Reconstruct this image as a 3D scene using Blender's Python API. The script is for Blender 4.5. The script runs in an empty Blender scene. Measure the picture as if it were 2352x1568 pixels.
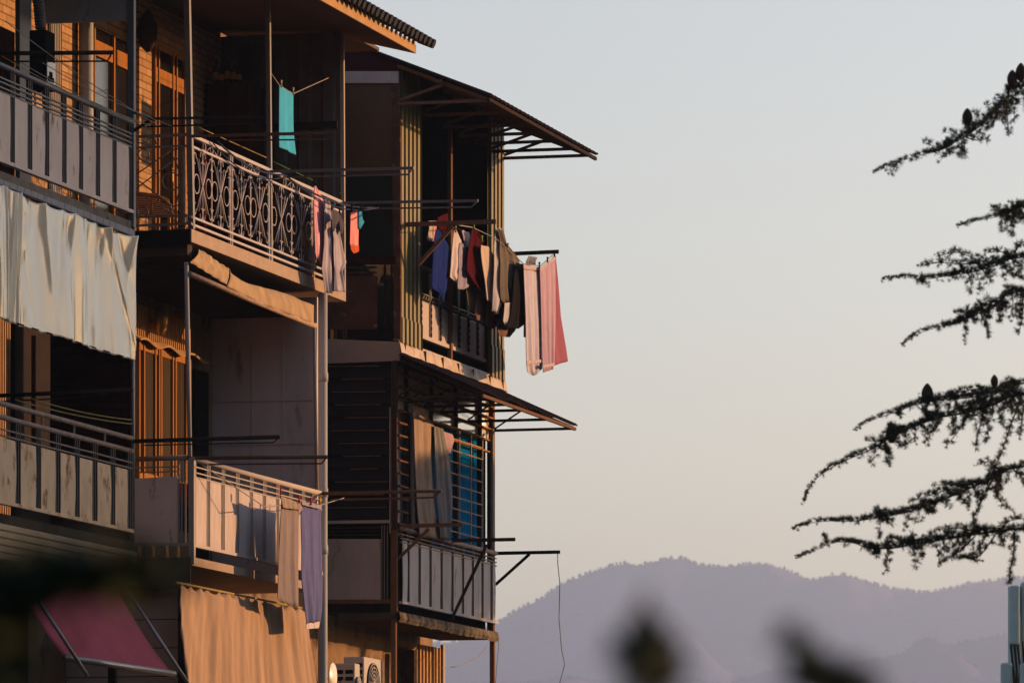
import bpy, math, random
from mathutils import Vector, Matrix
random.seed(7)
R = math.radians
sc = bpy.context.scene
col = sc.collection

# ------------------------------------------------------------------ camera
CAMZ = 1.7
F, CX, HY = 12800.0, 1176.0, 2185.0          # focal length and principal point, in units of a 2352 wide picture
cam_d = bpy.data.cameras.new("camera"); cam = bpy.data.objects.new("camera", cam_d); col.objects.link(cam)
cam.location = (0, 0, CAMZ); cam.rotation_euler = (R(90), 0, 0)
cam_d.sensor_width = 36; cam_d.lens = 36 * F / 2352
cam_d.shift_y = (HY - 784) / 2352
cam_d.clip_start = 0.5; cam_d.clip_end = 30000
cam_d.dof.use_dof = True; cam_d.dof.focus_distance = 63; cam_d.dof.aperture_fstop = 8.0
sc.camera = cam

# ------------------------------------------------------------------ light
ANG = R(15.2)                                  # facade direction against the view axis
NX, NY, DX, DY = math.cos(ANG), -math.sin(ANG), math.sin(ANG), math.cos(ANG)
P0 = (-3.473, 60.4)
PHI, EL = R(38), R(9.2)
sn, sd = math.cos(PHI), math.sin(PHI)
SUN = Vector(((NX*sn + DX*sd) * math.cos(EL), (NY*sn + DY*sd) * math.cos(EL), math.sin(EL)))
sun_d = bpy.data.lights.new("sun", 'SUN'); sun = bpy.data.objects.new("sun", sun_d); col.objects.link(sun)
sun.rotation_euler = SUN.to_track_quat('Z', 'Y').to_euler(); sun.location = (40, 60, 30)
sun_d.energy = 4.3; sun_d.angle = R(0.5); sun_d.color = (1.0, 0.50, 0.20)
w_ = bpy.data.worlds.new("World"); sc.world = w_; w_.use_nodes = True
wn = w_.node_tree.nodes; wl = w_.node_tree.links
bg = wn["Background"]; sky = wn.new("ShaderNodeTexSky"); sky.sky_type = 'NISHITA'; sky.sun_disc = False
sky.sun_elevation = EL; sky.sun_rotation = math.atan2(SUN.x, SUN.y)
sky.air_density = 1.0; sky.dust_density = 0.3; sky.ozone_density = 1.2; sky.altitude = 300
bg.inputs[1].default_value = 0.10
tint = wn.new("ShaderNodeMix"); tint.data_type = 'RGBA'; tint.blend_type = 'MULTIPLY'; tint.inputs[0].default_value = 1
tint.inputs[7].default_value = (1.30, 1.005, 0.905, 1)       # evening white balance
wl.new(sky.outputs[0], tint.inputs[6]); wl.new(tint.outputs[2], bg.inputs[0])
sc.view_settings.view_transform = 'Standard'; sc.view_settings.look = 'None'
sc.view_settings.exposure = 1.385; sc.view_settings.gamma = 1.0
sc.render.engine = 'CYCLES'
sc.cycles.use_denoising = True
sc.cycles.max_bounces = 6; sc.cycles.diffuse_bounces = 2; sc.cycles.volume_bounces = 0; sc.cycles.transparent_max_bounces = 12
sc.cycles.sample_clamp_indirect = 6.0

# ------------------------------------------------------------------ helpers
def P(x, y, w=0.0):
    """picture point seen on a plane parallel to the facade, w metres out of the balcony fronts"""
    k = (x - CX) / F
    Y = (w + NX*P0[0] + NY*P0[1]) / (NX*k + NY)
    return (w, DX*(k*Y - P0[0]) + DY*(Y - P0[1]), (HY - y) / F * Y)
def Q(x, y, u):
    """picture point seen on a plane square to the facade at distance u along it"""
    k = (x - CX) / F
    Y = (u + DX*P0[0] + DY*P0[1]) / (DX*k + DY)
    return (NX*(k*Y - P0[0]) + NY*(Y - P0[1]), u, (HY - y) / F * Y)
def V(x, y, Y):
    """picture point at depth Y, in world coordinates"""
    return ((x - CX) / F * Y, Y, (HY - y) / F * Y + CAMZ)
def zoom(x0, y0, s):
    return lambda x, y: ((x0 + x / s) / 1.7415, (y0 + y / s) / 1.7415)
def world(p):
    return Vector((P0[0] + NX*p[0] + DX*p[1], P0[1] + NY*p[0] + DY*p[1], p[2] + CAMZ))
def lerp(a, b, t): return tuple(a[i] + (b[i] - a[i]) * t for i in range(len(a)))
INFO = {}
def tag(o, label=None, cat=None, group=None, kind=None):
    if label: o["label"] = label
    if cat: o["category"] = cat
    if group: o["group"] = group
    if kind: o["kind"] = kind
    return o
def thing(name, label, cat, base=(0, 0, 0), group=None, local=True):
    o = bpy.data.objects.new(name, None); col.objects.link(o); o.empty_display_size = 0.2
    o.location = world(base) if local else base
    if local: o.rotation_euler = (0, 0, -ANG)
    INFO[o] = (base, local)
    return tag(o, label, cat, group)

class MB:
    def __init__(self): self.v = []; self.f = []
    def add(self, vs, fs):
        k = len(self.v); self.v += [tuple(v) for v in vs]; self.f += [tuple(i + k for i in f) for f in fs]; return self
    def hexa(self, p):
        return self.add(p, [(3,2,1,0),(4,5,6,7),(0,1,5,4),(1,2,6,5),(2,3,7,6),(3,0,4,7)])
    def box(self, a, b):
        x0,x1 = sorted((a[0],b[0])); y0,y1 = sorted((a[1],b[1])); z0,z1 = sorted((a[2],b[2]))
        return self.hexa([(x0,y0,z0),(x1,y0,z0),(x1,y1,z0),(x0,y1,z0),(x0,y0,z1),(x1,y0,z1),(x1,y1,z1),(x0,y1,z1)])
    def prism(self, pts, vec):
        n = len(pts); q = [tuple(p[i] + vec[i] for i in range(3)) for p in pts]
        return self.add(list(pts) + q, [tuple(range(n))[::-1], tuple(range(n, 2*n))] + [(i, (i+1) % n, n + (i+1) % n, n + i) for i in range(n)])
    def bar(self, p, q, a, b=None):
        """rectangular bar from p to q, a wide, b high"""
        b = b or a; p = Vector(p); q = Vector(q); t = (q - p).normalized()
        up = Vector((0,0,1)) if abs(t.z) < 0.9 else Vector((0,1,0))
        s = t.cross(up).normalized(); up = s.cross(t)
        c = [s*i*a/2 + up*j*b/2 for i, j in ((-1,-1),(1,-1),(1,1),(-1,1))]
        return self.hexa([p + k for k in c] + [q + k for k in c])
    def tube(self, path, r, n=8, r2=None):
        path = [Vector(p) for p in path]; m = len(path); rings = []
        t0 = (path[1] - path[0]).normalized(); up = Vector((0,0,1)) if abs(t0.z) < 0.9 else Vector((1,0,0))
        s = t0.cross(up).normalized()
        for i in range(m):
            t = (path[min(i+1, m-1)] - path[max(i-1, 0)]).normalized()
            s = (s - t * s.dot(t)).normalized(); b = t.cross(s)
            rr = r if r2 is None else r + (r2 - r) * i / (m - 1)
            rings += [path[i] + (s*math.cos(2*math.pi*k/n) + b*math.sin(2*math.pi*k/n)) * rr for k in range(n)]
        fs = [(i*n + k, i*n + (k+1) % n, (i+1)*n + (k+1) % n, (i+1)*n + k) for i in range(m-1) for k in range(n)]
        fs += [tuple(range(n))[::-1], tuple((m-1)*n + k for k in range(n))]
        return self.add(rings, fs)
    def ring(self, c, rad, r, ax1, ax2, a0=0, a1=360, n=16):
        c = Vector(c); ax1 = Vector(ax1); ax2 = Vector(ax2)
        return self.tube([c + ax1*rad*math.cos(R(a0 + (a1-a0)*i/n)) + ax2*rad*math.sin(R(a0 + (a1-a0)*i/n)) for i in range(n+1)], r, 5)
    def grid(self, rows):
        nr, nc = len(rows), len(rows[0])
        return self.add([p for r in rows for p in r], [(i*nc+j, i*nc+j+1, (i+1)*nc+j+1, (i+1)*nc+j) for i in range(nr-1) for j in range(nc-1)])
    def lathe(self, prof, c, n=16, axis='z'):
        rings = []
        for r, h in prof:
            for k in range(n):
                a = 2*math.pi*k/n; x, y = r*math.cos(a), r*math.sin(a)
                o = (x, y, h) if axis == 'z' else ((h, x, y) if axis == 'w' else (x, h, y))
                rings.append(tuple(c[i] + o[i] for i in range(3)))
        m = len(prof)
        return self.add(rings, [(i*n+k, i*n+(k+1) % n, (i+1)*n+(k+1) % n, (i+1)*n+k) for i in range(m-1) for k in range(n)] + [tuple(range(n))[::-1], tuple((m-1)*n+k for k in range(n))])
    def ribs_u(self, w, u0, u1, z0, z1, per=0.2, dep=0.03, thick=0.004, flat=0.35):
        """ribbed sheet along the facade; z0 and z1 may be functions of u"""
        f0 = z0 if callable(z0) else (lambda u: z0); f1 = z1 if callable(z1) else (lambda u: z1)
        pr = []; u = u0
        while u < u1 - 1e-6:
            for a, dw in ((0, 0), ((1-flat)/2 - .1, 0), ((1-flat)/2, dep), ((1+flat)/2, dep), ((1+flat)/2 + .1, 0)):
                if u + a*per <= u1: pr.append((w + dw, u + a*per))
            u += per
        pr.append((w, u1))
        k = len(pr); vs = []
        for a, b in pr: vs += [(a, b, f0(b)), (a, b, f1(b))]
        for a, b in pr: vs += [(a - thick, b, f0(b)), (a - thick, b, f1(b))]
        fs = [(2*i, 2*i+2, 2*i+3, 2*i+1) for i in range(k-1)] + [(2*k+2*i, 2*k+2*i+1, 2*k+2*i+3, 2*k+2*i+2) for i in range(k-1)]
        return self.add(vs, fs)
    def ribs_w(self, u, w0, w1, z0, z1, per=0.2, dep=0.03):
        pr = []; w = w0
        while w < w1 - 1e-6:
            for a, dd in ((0, 0), (.25, 0), (.35, dep), (.75, dep), (.85, 0)):
                if w + a*per <= w1: pr.append((w + a*per, u - dd))
            w += per
        pr.append((w1, u)); vs = []
        for a, b in pr: vs += [(a, b, z0), (a, b, z1)]
        k = len(pr)
        for a, b in pr: vs += [(a, b + .01, z0), (a, b + .01, z1)]
        return self.add(vs, [(2*i, 2*i+2, 2*i+3, 2*i+1) for i in range(k-1)] + [(2*k+2*i, 2*k+2*i+1, 2*k+2*i+3, 2*k+2*i+2) for i in range(k-1)])
    def build(self, name, mat, parent=None, smooth=False, base=None, local=True, solid=0.0, bevel=0.0):
        if parent is not None: base, local = INFO[parent]
        if base is None: base = self.v[0]
        me = bpy.data.meshes.new(name)
        me.from_pydata([(v[0]-base[0], v[1]-base[1], v[2]-base[2]) for v in self.v], [], self.f)
        me.update(); me.materials.append(mat)
        if smooth: me.polygons.foreach_set("use_smooth", [True] * len(me.polygons))
        o = bpy.data.objects.new(name, me); col.objects.link(o)
        if parent is not None: o.parent = parent
        else:
            o.location = world(base) if local else base
            if local: o.rotation_euler = (0, 0, -ANG)
        if solid:
            m = o.modifiers.new("thickness", 'SOLIDIFY'); m.thickness = solid; m.offset = 0
        if bevel:
            m = o.modifiers.new("bevel", 'BEVEL'); m.width = bevel; m.segments = 2; m.limit_method = 'ANGLE'
        INFO[o] = (base, local)
        return o

# ------------------------------------------------------------------ materials
MATS = {}
FULL = ('cream_paint', 'rusty_paint', 'white_sheeting', 'white_panel', 'grey_panel', 'partition_paint', 'pane_white', 'siding', 'tan_siding', 'awning_red', 'antenna_grey', 'hillside', 'woodland', 'cedar_needle', 'leaf_dark', 'cloth_pink', 'cloth_salmon', 'cloth_teal', 'cloth_palepink', 'cloth_rose', 'cloth_deeppink', 'cloth_white', 'cloth_palegrey', 'cloth_lilac', 'cloth_aqua')
def M(name, c, rough=0.6, metal=0.0, var=0.18, scale=4.0, stain=None, s_amt=0.5, s_scale=6.0, bump=0.0, bscale=40.0, streak=1.0,
      axis=1, brick=None, spec=0.0, trans=0.0, coat=0.0, sheen=0.0, thin=0.0):
    if brick: rough = .95; spec = 0.0
    if name not in FULL: c = tuple(k*.74 for k in c)
    m = bpy.data.materials.new(name); m.use_nodes = True; nt = m.node_tree; N = nt.nodes; L = nt.links
    b = N["Principled BSDF"]; b.inputs["Roughness"].default_value = rough; b.inputs["Metallic"].default_value = metal
    b.inputs["Specular IOR Level"].default_value = spec
    if trans: b.inputs["Transmission Weight"].default_value = trans
    if coat: b.inputs["Coat Weight"].default_value = coat; b.inputs["Coat Roughness"].default_value = 0.12
    if sheen: b.inputs["Sheen Weight"].default_value = sheen
    tc = N.new("ShaderNodeTexCoord"); mp = N.new("ShaderNodeMapping"); L.new(tc.outputs["Object"], mp.inputs[0])
    mp.inputs["Scale"].default_value = (1, 1, 1.0 / streak)
    nz = N.new("ShaderNodeTexNoise"); nz.inputs["Scale"].default_value = scale; nz.inputs["Detail"].default_value = 6; nz.inputs["Roughness"].default_value = .6
    L.new(mp.outputs[0], nz.inputs[0])
    rp = N.new("ShaderNodeValToRGB"); L.new(nz.outputs[0], rp.inputs[0])
    rp.color_ramp.elements[0].position = .3; rp.color_ramp.elements[1].position = .7
    rp.color_ramp.elements[0].color = tuple(k*(1-var) for k in c) + (1,); rp.color_ramp.elements[1].color = tuple(min(1, k*(1+var)) for k in c) + (1,)
    out = rp.outputs[0]
    if brick:
        sx = N.new("ShaderNodeSeparateXYZ"); L.new(tc.outputs["Object"], sx.inputs[0])
        cb = N.new("ShaderNodeCombineXYZ"); L.new(sx.outputs[axis], cb.inputs[0]); L.new(sx.outputs[2], cb.inputs[1])
        br = N.new("ShaderNodeTexBrick"); L.new(cb.outputs[0], br.inputs[0]); br.inputs["Scale"].default_value = 1.0
        br.inputs["Brick Width"].default_value = brick[0]; br.inputs["Row Height"].default_value = brick[1]; br.inputs["Mortar Size"].default_value = brick[2]
        br.inputs["Mortar Smooth"].default_value = .2
        br.inputs["Color1"].default_value = (1,1,1,1); br.inputs["Color2"].default_value = (.78,.74,.7,1); br.inputs["Mortar"].default_value = (.45,.42,.4,1)
        mx = N.new("ShaderNodeMix"); mx.data_type = 'RGBA'; mx.blend_type = 'MULTIPLY'; mx.inputs[0].default_value = 1
        L.new(out, mx.inputs[6]); L.new(br.outputs[0], mx.inputs[7]); out = mx.outputs[2]
        bp = N.new("ShaderNodeBump"); bp.inputs["Strength"].default_value = .6; bp.inputs["Distance"].default_value = .01; bp.invert = True
        L.new(br.outputs[1], bp.inputs["Height"]); L.new(bp.outputs[0], b.inputs["Normal"])
    if stain:
        n2 = N.new("ShaderNodeTexNoise"); n2.inputs["Scale"].default_value = s_scale; n2.inputs["Detail"].default_value = 8; n2.inputs["Roughness"].default_value = .7
        m2 = N.new("ShaderNodeMapping"); L.new(tc.outputs["Object"], m2.inputs[0]); m2.inputs["Scale"].default_value = (1, 1, 1.0/streak); m2.inputs["Location"].default_value = (3.1, 7.7, 1.3)
        L.new(m2.outputs[0], n2.inputs[0])
        r2 = N.new("ShaderNodeValToRGB"); r2.color_ramp.elements[0].position = 1 - s_amt; r2.color_ramp.elements[1].position = min(1, 1 - s_amt + .12)
        L.new(n2.outputs[0], r2.inputs[0])
        mx = N.new("ShaderNodeMix"); mx.data_type = 'RGBA'; L.new(r2.outputs[0], mx.inputs[0]); L.new(out, mx.inputs[6]); mx.inputs[7].default_value = stain + (1,)
        out = mx.outputs[2]
    L.new(out, b.inputs["Base Color"])
    if thin:
        tl = N.new("ShaderNodeBsdfTranslucent"); ms = N.new("ShaderNodeMixShader"); ms.inputs[0].default_value = thin
        L.new(out, tl.inputs[0]); L.new(b.outputs[0], ms.inputs[1]); L.new(tl.outputs[0], ms.inputs[2]); L.new(ms.outputs[0], N["Material Output"].inputs[0])
    if bump and not brick:
        n3 = N.new("ShaderNodeTexNoise"); n3.inputs["Scale"].default_value = bscale; n3.inputs["Detail"].default_value = 4; L.new(mp.outputs[0], n3.inputs[0])
        bp = N.new("ShaderNodeBump"); bp.inputs["Strength"].default_value = bump; bp.inputs["Distance"].default_value = .01
        L.new(n3.outputs[0], bp.inputs["Height"]); L.new(bp.outputs[0], b.inputs["Normal"])
    MATS[name] = m
    return m
RUST = (.16, .06, .025)
M("cream_paint", (.70, .565, .49), .55, var=.08, scale=3, stain=RUST, s_amt=.41, s_scale=5, streak=2.5)
M("rusty_paint", (.68, .49, .32), .7, var=.14, scale=4, stain=(.24,.11,.05), s_amt=.455, s_scale=6, streak=2)
M("peach_paint", (.49, .45, .465), .7, var=.06, scale=3, stain=(.3,.16,.08), s_amt=.33, s_scale=7, streak=2)
M("grey_panel", (.33, .31, .32), .6, var=.12, scale=3, stain=(.12,.08,.06), s_amt=.38, s_scale=6, streak=3)
M("white_panel", (.40, .395, .41), .7, var=.14, scale=2, stain=(.2,.1,.06), s_amt=.42, s_scale=5, streak=3)
M("partition_paint", (.44, .40, .43), .65, var=.12, scale=2.5, stain=(.2,.16,.15), s_amt=.40, s_scale=3, streak=4)
M("white_metal", (.40, .375, .37), .6, var=.07, scale=12, stain=RUST, s_amt=.36, s_scale=14)
M("grey_metal", (.15, .155, .175), .5, var=.12, scale=10, spec=.2)
M("ornate_metal", (.48, .47, .53), .6, var=.08, scale=12, stain=RUST, s_amt=.34, s_scale=14)
M("ribbed_grey", (.13, .115, .112), .8, var=.15, scale=3)
M("bar_metal", (.040, .043, .052), .5, var=.12, scale=10, spec=.12)
M("slab_edge", (.17, .145, .12), .9, var=.3, scale=7, stain=(.03,.028,.022), s_amt=.5, s_scale=7, bump=.5, streak=2)
M("dark_metal", (.045, .035, .032), .5, var=.25, scale=10, stain=RUST, s_amt=.4, s_scale=16)
M("rusty_metal", (.14, .10, .08), .65, var=.25, scale=14, stain=RUST, s_amt=.52, s_scale=22)
M("rail_metal", (.38, .30, .26), .5, var=.15, scale=10, stain=RUST, s_amt=.46, s_scale=18)
M("steel_pipe", (.30, .29, .30), .32, metal=.6, var=.1, scale=10)
M("pipe_plastic", (.40, .42, .45), .45, var=.06, scale=3, stain=(.16,.10,.07), s_amt=.32, s_scale=3, streak=4)
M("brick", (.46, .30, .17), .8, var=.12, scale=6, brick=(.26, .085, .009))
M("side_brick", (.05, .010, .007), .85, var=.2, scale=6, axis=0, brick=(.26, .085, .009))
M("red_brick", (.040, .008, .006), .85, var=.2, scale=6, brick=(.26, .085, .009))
M("plaster", (.24, .17, .115), .85, var=.22, scale=2.5, stain=(.05,.035,.03), s_amt=.46, s_scale=2.2, bump=.3, streak=1.6)
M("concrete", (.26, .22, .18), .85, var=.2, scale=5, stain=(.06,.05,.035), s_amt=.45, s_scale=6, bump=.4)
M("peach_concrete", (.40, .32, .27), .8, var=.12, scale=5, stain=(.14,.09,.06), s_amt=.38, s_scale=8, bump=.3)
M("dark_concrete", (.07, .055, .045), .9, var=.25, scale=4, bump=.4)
M("soffit", (.16, .115, .10), .7, var=.06, scale=1.5)
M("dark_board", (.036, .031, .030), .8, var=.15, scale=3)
M("fascia_board", (.46, .30, .17), .6, var=.1, scale=6, stain=(.3,.17,.08), s_amt=.35)
M("roof_tile", (.016, .016, .030), .6, var=.2, scale=6, spec=.08)
M("roof_sheet", (.022, .018, .026), .5, var=.2, scale=6)
M("maroon_board", (.045, .014, .018), .75, var=.15, scale=4)
M("green_sheet", (.165, .14, .05), .5, var=.12, scale=5, spec=.15, stain=(.06,.07,.04), s_amt=.4, s_scale=3, streak=4)
M("dark_green_board", (.018, .028, .024), .7, var=.2, scale=4)
M("brown_glass", (.05, .03, .018), .35, var=.3, scale=1.5, spec=.4)
M("wood_frame", (.34, .16, .055), .5, var=.16, scale=8, streak=6)
M("dark_wood", (.035, .016, .012), .6, var=.25, scale=6, streak=5)
M("rust_board", (.10, .055, .045), .8, var=.3, scale=4, stain=(.25,.18,.16), s_amt=.42, s_scale=6)
M("glass_dark", (.012, .010, .010), .08, var=.1, spec=.5)
M("pane_curtain", (.055, .043, .032), .6, var=.35, scale=9, streak=30)
M("pane_white", (.74, .71, .64), .12, coat=1.0, spec=1.0, var=.15, scale=3, stain=(.2,.17,.15), s_amt=.38, s_scale=3)
M("blue_sheet", (.0, .15, .42), .35, var=.12, scale=5)
M("louvre", (.020, .023, .030), .55, var=.15, scale=4, stain=(.10,.06,.04), s_amt=.34, s_scale=8)
M("fascia_metal", (.46, .38, .31), .45, var=.1, scale=3, stain=(.22,.15,.11), s_amt=.5, s_scale=5, spec=.15, streak=2)
M("side_fascia", (.36, .32, .31), .55, var=.1, scale=3, stain=(.1,.07,.05), s_amt=.34, s_scale=5)
M("white_sheeting", (.86, .75, .58), .12, var=.04, scale=3, spec=.5, coat=.7, bump=.4, bscale=7, streak=3, thin=.3)
M("canvas_tan", (.38, .27, .16), .85, bump=.6, bscale=12, var=.28, scale=6, sheen=.2, streak=4)
M("canvas_orange", (.37, .27, .20), .85, var=.16, scale=4, streak=5, bump=.6, bscale=14)
M("siding", (.46, .38, .33), .5, var=.1, scale=3, stain=(.15,.10,.07), s_amt=.36, s_scale=4)
M("tan_siding", (.44, .34, .23), .5, var=.14, scale=3, streak=.3, stain=(.2,.12,.07), s_amt=.35)
M("awning_red", (.34, .085, .115), .6, var=.14, scale=2)
M("black_metal", (.012, .012, .013), .5, var=.2)
M("white_enamel", (.72, .70, .66), .3, var=.04, spec=.5)
M("flue_metal", (.26, .27, .28), .35, metal=.7, var=.15, scale=14)
M("brass", (.42, .25, .07), .4, metal=.7, var=.15)
M("bronze", (.05, .03, .022), .5, var=.2)
M("ac_white", (.48, .48, .48), .45, var=.06, scale=4)
M("rope_yellow", (.35, .28, .12), .8); M("rope_blue", (.05, .07, .14), .7); M("rope_grey", (.35, .33, .32), .8); M("rope_green", (.08, .2, .06), .7)
def CL(name, c, var=.08): return M("cloth_" + name, c, .95, var=var, scale=7, sheen=.0, spec=.02, thin=.3 if name in ("palepink", "rose") else 0.12, bump=.15, bscale=60)
for nm, c in dict(teal=(.05,.36,.62), pink=(.62,.32,.40), grey=(.50,.47,.58), darkgrey=(.10,.095,.12), salmon=(.72,.26,.26), orange=(.6,.12,.05), aqua=(.04,.26,.46),
                  brown=(.27,.235,.25), blue=(.012,.030,.19), lilacblue=(.13,.15,.36), white=(.46,.42,.44), lilac=(.27,.25,.33), maroon=(.07,.006,.012), cream=(.58,.47,.40),
                  tan=(.24,.165,.11), mauve=(.20,.12,.12), palegrey=(.38,.37,.40), olive=(.17,.15,.13), black=(.012,.012,.014), rose=(.45,.33,.45), palepink=(.47,.46,.58),
                  deeppink=(.25,.09,.14), beige=(.36,.29,.255), steel=(.23,.24,.27), red=(.45,.03,.03), bag=(.06,.09,.22), blush=(.60,.33,.30), hem=(.55,.46,.53)).items(): CL(nm, c)
g_ = M("glass_clear", (.5, .5, .5), .05, trans=.9, spec=.5)
M("leaf_dark", (.009, .022, .010), .6, var=.4, scale=20, spec=.2)

# ------------------------------------------------------------------ ground and hills
z00=zoom(0,0,2.94); z70=zoom(700,0,2.94); z130=zoom(1300,0,2.138); z05=zoom(0,500,2.94); z75=zoom(700,500,2.94); z126=zoom(1200,600,2.94)
z168=zoom(1600,800,2.139); z010=zoom(0,1000,2.94); z510=zoom(500,1000,2.94); z1213=zoom(1200,1300,2.138); z015=zoom(0,1500,2.94)
z517=zoom(500,1700,2.613); z019=zoom(0,1950,2.007); z1020=zoom(1000,2000,1.96); z2020=zoom(2000,2000,1.122)
M("ground", (.12, .10, .07), .95, var=.3, scale=.2)
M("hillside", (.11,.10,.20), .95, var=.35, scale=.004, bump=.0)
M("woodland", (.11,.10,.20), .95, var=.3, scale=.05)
g = MB(); g.grid([[(x, y, 0) for x in (-1450, -600, -200, 0, 200, 600, 1850)] for y in (-300, 0, 100, 800, 3000, 7900)])
tag(g.build("ground", MATS["ground"], base=(0,0,0), local=False), kind="structure")
def ridge(name, pts, Y, depth, seed, tree_h):
    rnd = random.Random(seed); xs = [p[0] for p in pts]
    def H(x):
        for a, b in zip(pts, pts[1:]):
            if a[0] <= x <= b[0]:
                t = (x-a[0]) / (b[0]-a[0]); t = t*t*(3-2*t)*.5 + t*.5
                return a[1] + (b[1]-a[1])*t
        return pts[-1][1]
    n = 260; mb = MB(); rows = []; crest = []
    ph = [(rnd.uniform(0, 6.3), rnd.uniform(.5, 1.5)) for _ in range(12)]
    for j in range(15):
        t = j / 11.0; row = []
        for i in range(n+1):
            x = xs[0] + (xs[-1]-xs[0])*i/n
            zt = (HY - H(x)) / F * Y + CAMZ - tree_h*.5
            wob = sum(math.sin(x*.004*(k+1)*q + p + j*.9) / (k+1.5) for k, (p, q) in enumerate(ph))
            if t <= 1: z = zt * (t**.8) + (wob*.06*zt if 0 < j < 11 else 0); yy = Y - depth*(1-t) 
            else: z = zt * (1 - (t-1)*1.2); yy = Y + depth*(t-1)*1.5
            X = (x-CX)/F*Y
            row.append((X, yy, max(z, 0) - (2 if j == 0 else 0)))
        rows.append(row)
        if 6 <= j <= 11: crest.append((j, row))
    mb.grid(rows)
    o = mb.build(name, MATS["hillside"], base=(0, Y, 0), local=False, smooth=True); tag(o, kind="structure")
    tr = MB()
    for j, row in crest:
        for i in range(n):
            for _ in range(4 if j == 11 else 3):
                t = rnd.random(); p = lerp(row[i], row[i+1], t)
                h = tree_h*(.32 + .5*rnd.random()**2 + .25*max(0, math.sin(i*.31+j)*math.sin(i*.073+2*j))); r = h*rnd.uniform(.3, .6)
                if j < 11: p = (p[0], p[1]+rnd.uniform(-1,1)*depth/24, p[2])
                a = rnd.uniform(0, 3); q = []
                for s, rr in ((0, .25), (.35, 1), (.7, .8), (1, .12)):
                    q += [(p[0]+math.cos(a+k*2.09)*r*rr*rnd.uniform(.7,1.2), p[1]+math.sin(a+k*2.09)*r*rr, p[2]-h*.15+h*s) for k in range(3)]
                tr.add(q, [(3*s+k, 3*s+(k+1) % 3, 3*s+3+(k+1) % 3, 3*s+3+k) for s in range(3) for k in range(3)])
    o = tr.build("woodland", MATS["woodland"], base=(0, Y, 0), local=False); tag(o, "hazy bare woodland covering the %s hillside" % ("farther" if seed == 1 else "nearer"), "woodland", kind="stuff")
ridge("far_hills", [(-700,1480),(200,1440),(700,1480),(1040,1470),(1135,1432),(1160,1412),(1200,1387),(1240,1372),(1270,1346),(1310,1327),(1360,1307),(1400,1294),(1440,1287),(1470,1293),(1510,1281),(1560,1276),(1600,1291),(1650,1296),(1700,1291),(1760,1288),(1800,1301),(1860,1326),(1900,1321),(1940,1313),(1990,1331),(2050,1346),(2120,1356),(2180,1346),(2240,1331),(2300,1326),(2352,1322),(2700,1290),(3200,1370)], 6300, 1200, 1, 6)
ridge("near_hills", [(-700,1600),(900,1590),(1040,1568),(1240,1559),(1292,1549),(1400,1560),(1588,1553),(1660,1566),(1711,1552),(1788,1528),(1890,1526),(1967,1514),(2044,1506),(2121,1486),(2223,1466),(2315,1451),(2700,1420),(3200,1450)], 4900, 800, 2, 5)

# unseen wooded slope, added behind the viewer to hold back sky light
hb_ = MB(); rws = []
for j in range(12):
    t = j/11; rws.append([(x, -14 - 75*t - .0012*x*x*.2, (44*t**.85 + 5*math.sin(x*.05+j)*t + 3*math.sin(x*.13+2*j)*t) - (1 if j == 0 else 0)) for x in range(-260, 261, 10)])
hb_.grid(rws); tag(hb_.build("sky_blocking_slope", MATS["leaf_dark"], base=(0,-14,0), local=False, smooth=True), kind="structure")

# ------------------------------------------------------------------ the apartment building
B = thing("apartment_building", "old apartment building with weathered projecting balconies hung with washing", "building", (0, 0, -CAMZ))
A_END = -1.97
W0 = -1.53; WC = -.75; UC = 10.47; UE = 15.6
m = MATS
def part(name, mb, mat, parent=B, **k): return mb.build(name, m[mat], parent, **k)
def uP(x, w=0.0): return P(x, 1000, w)[1]
def zP(x, y, w=0.0): return P(x, y, w)[2]
def pplate(x0, y0, x1, y1, w, t=.03):
    a, b = P(x0, y0, w), P(x1, y1, w); return MB().box(a, (w - t, b[1], b[2]))
def qplate(pts, u, t=.03):
    return MB().prism([Q(x, y, u) for x, y in pts], (0, t, 0))
def qr(x0, y0, x1, y1, u, t=.03): return qplate([(x0,y0),(x1,y0),(x1,y1),(x0,y1)], u, t)

part("wall", MB().box((-9, -14, -CAMZ), (W0, 5.66, 11.25)), "plaster")
part("wall", MB().box((-9, 5.66, -CAMZ), (-1.76, UE, 11.5)), "plaster")
part("brick_wall", MB().box((W0, -3.2, 7.66), (W0+.03, 5.6, 10.84)), "brick")
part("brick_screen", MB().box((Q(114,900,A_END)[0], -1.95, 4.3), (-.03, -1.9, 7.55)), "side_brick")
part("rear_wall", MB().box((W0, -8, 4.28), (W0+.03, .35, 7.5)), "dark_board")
# upper roof over the left balconies: soffit, fascia, wavy sheet
EV = P(955, 123, .72); WE, ZE, UEV = EV[0], EV[2], EV[1]
sof = part("roof_soffit", MB().prism([(W0, -14, 10.92), (-.05, -14, 10.86), (WE-.02, -14, ZE+.015), (WE-.02, -14, ZE+.05), (-.05, -14, 10.90), (W0, -14, 10.96)], (0, 14+UEV-.02, 0)), "soffit")
part("roof_soffit", MB().box((W0, UEV-.02, 10.88), (-.02, 7.2, 10.92)), "soffit")
fa = MB()
fa.box((WE-.02, -14, ZE), (WE+.005, UEV, ZE+.10)); fa.prism([(WE-.02, UEV-.02, ZE), (-.1, UEV-.02, 10.87), (-.1, UEV-.02, 11.1), (WE-.02, UEV-.02, ZE+.10)], (0, .02, 0))
for k in range(118):
    u = UEV - .18*(k+1)
    fa.prism([(WE+.004, u, ZE+.10), (WE+.004, u+.16, ZE+.10), (WE+.004, u+.08, ZE+.165)], (-.01, 0, 0))
part("roof_fascia", fa, "fascia_board")
tl = MB(); rows = []
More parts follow.
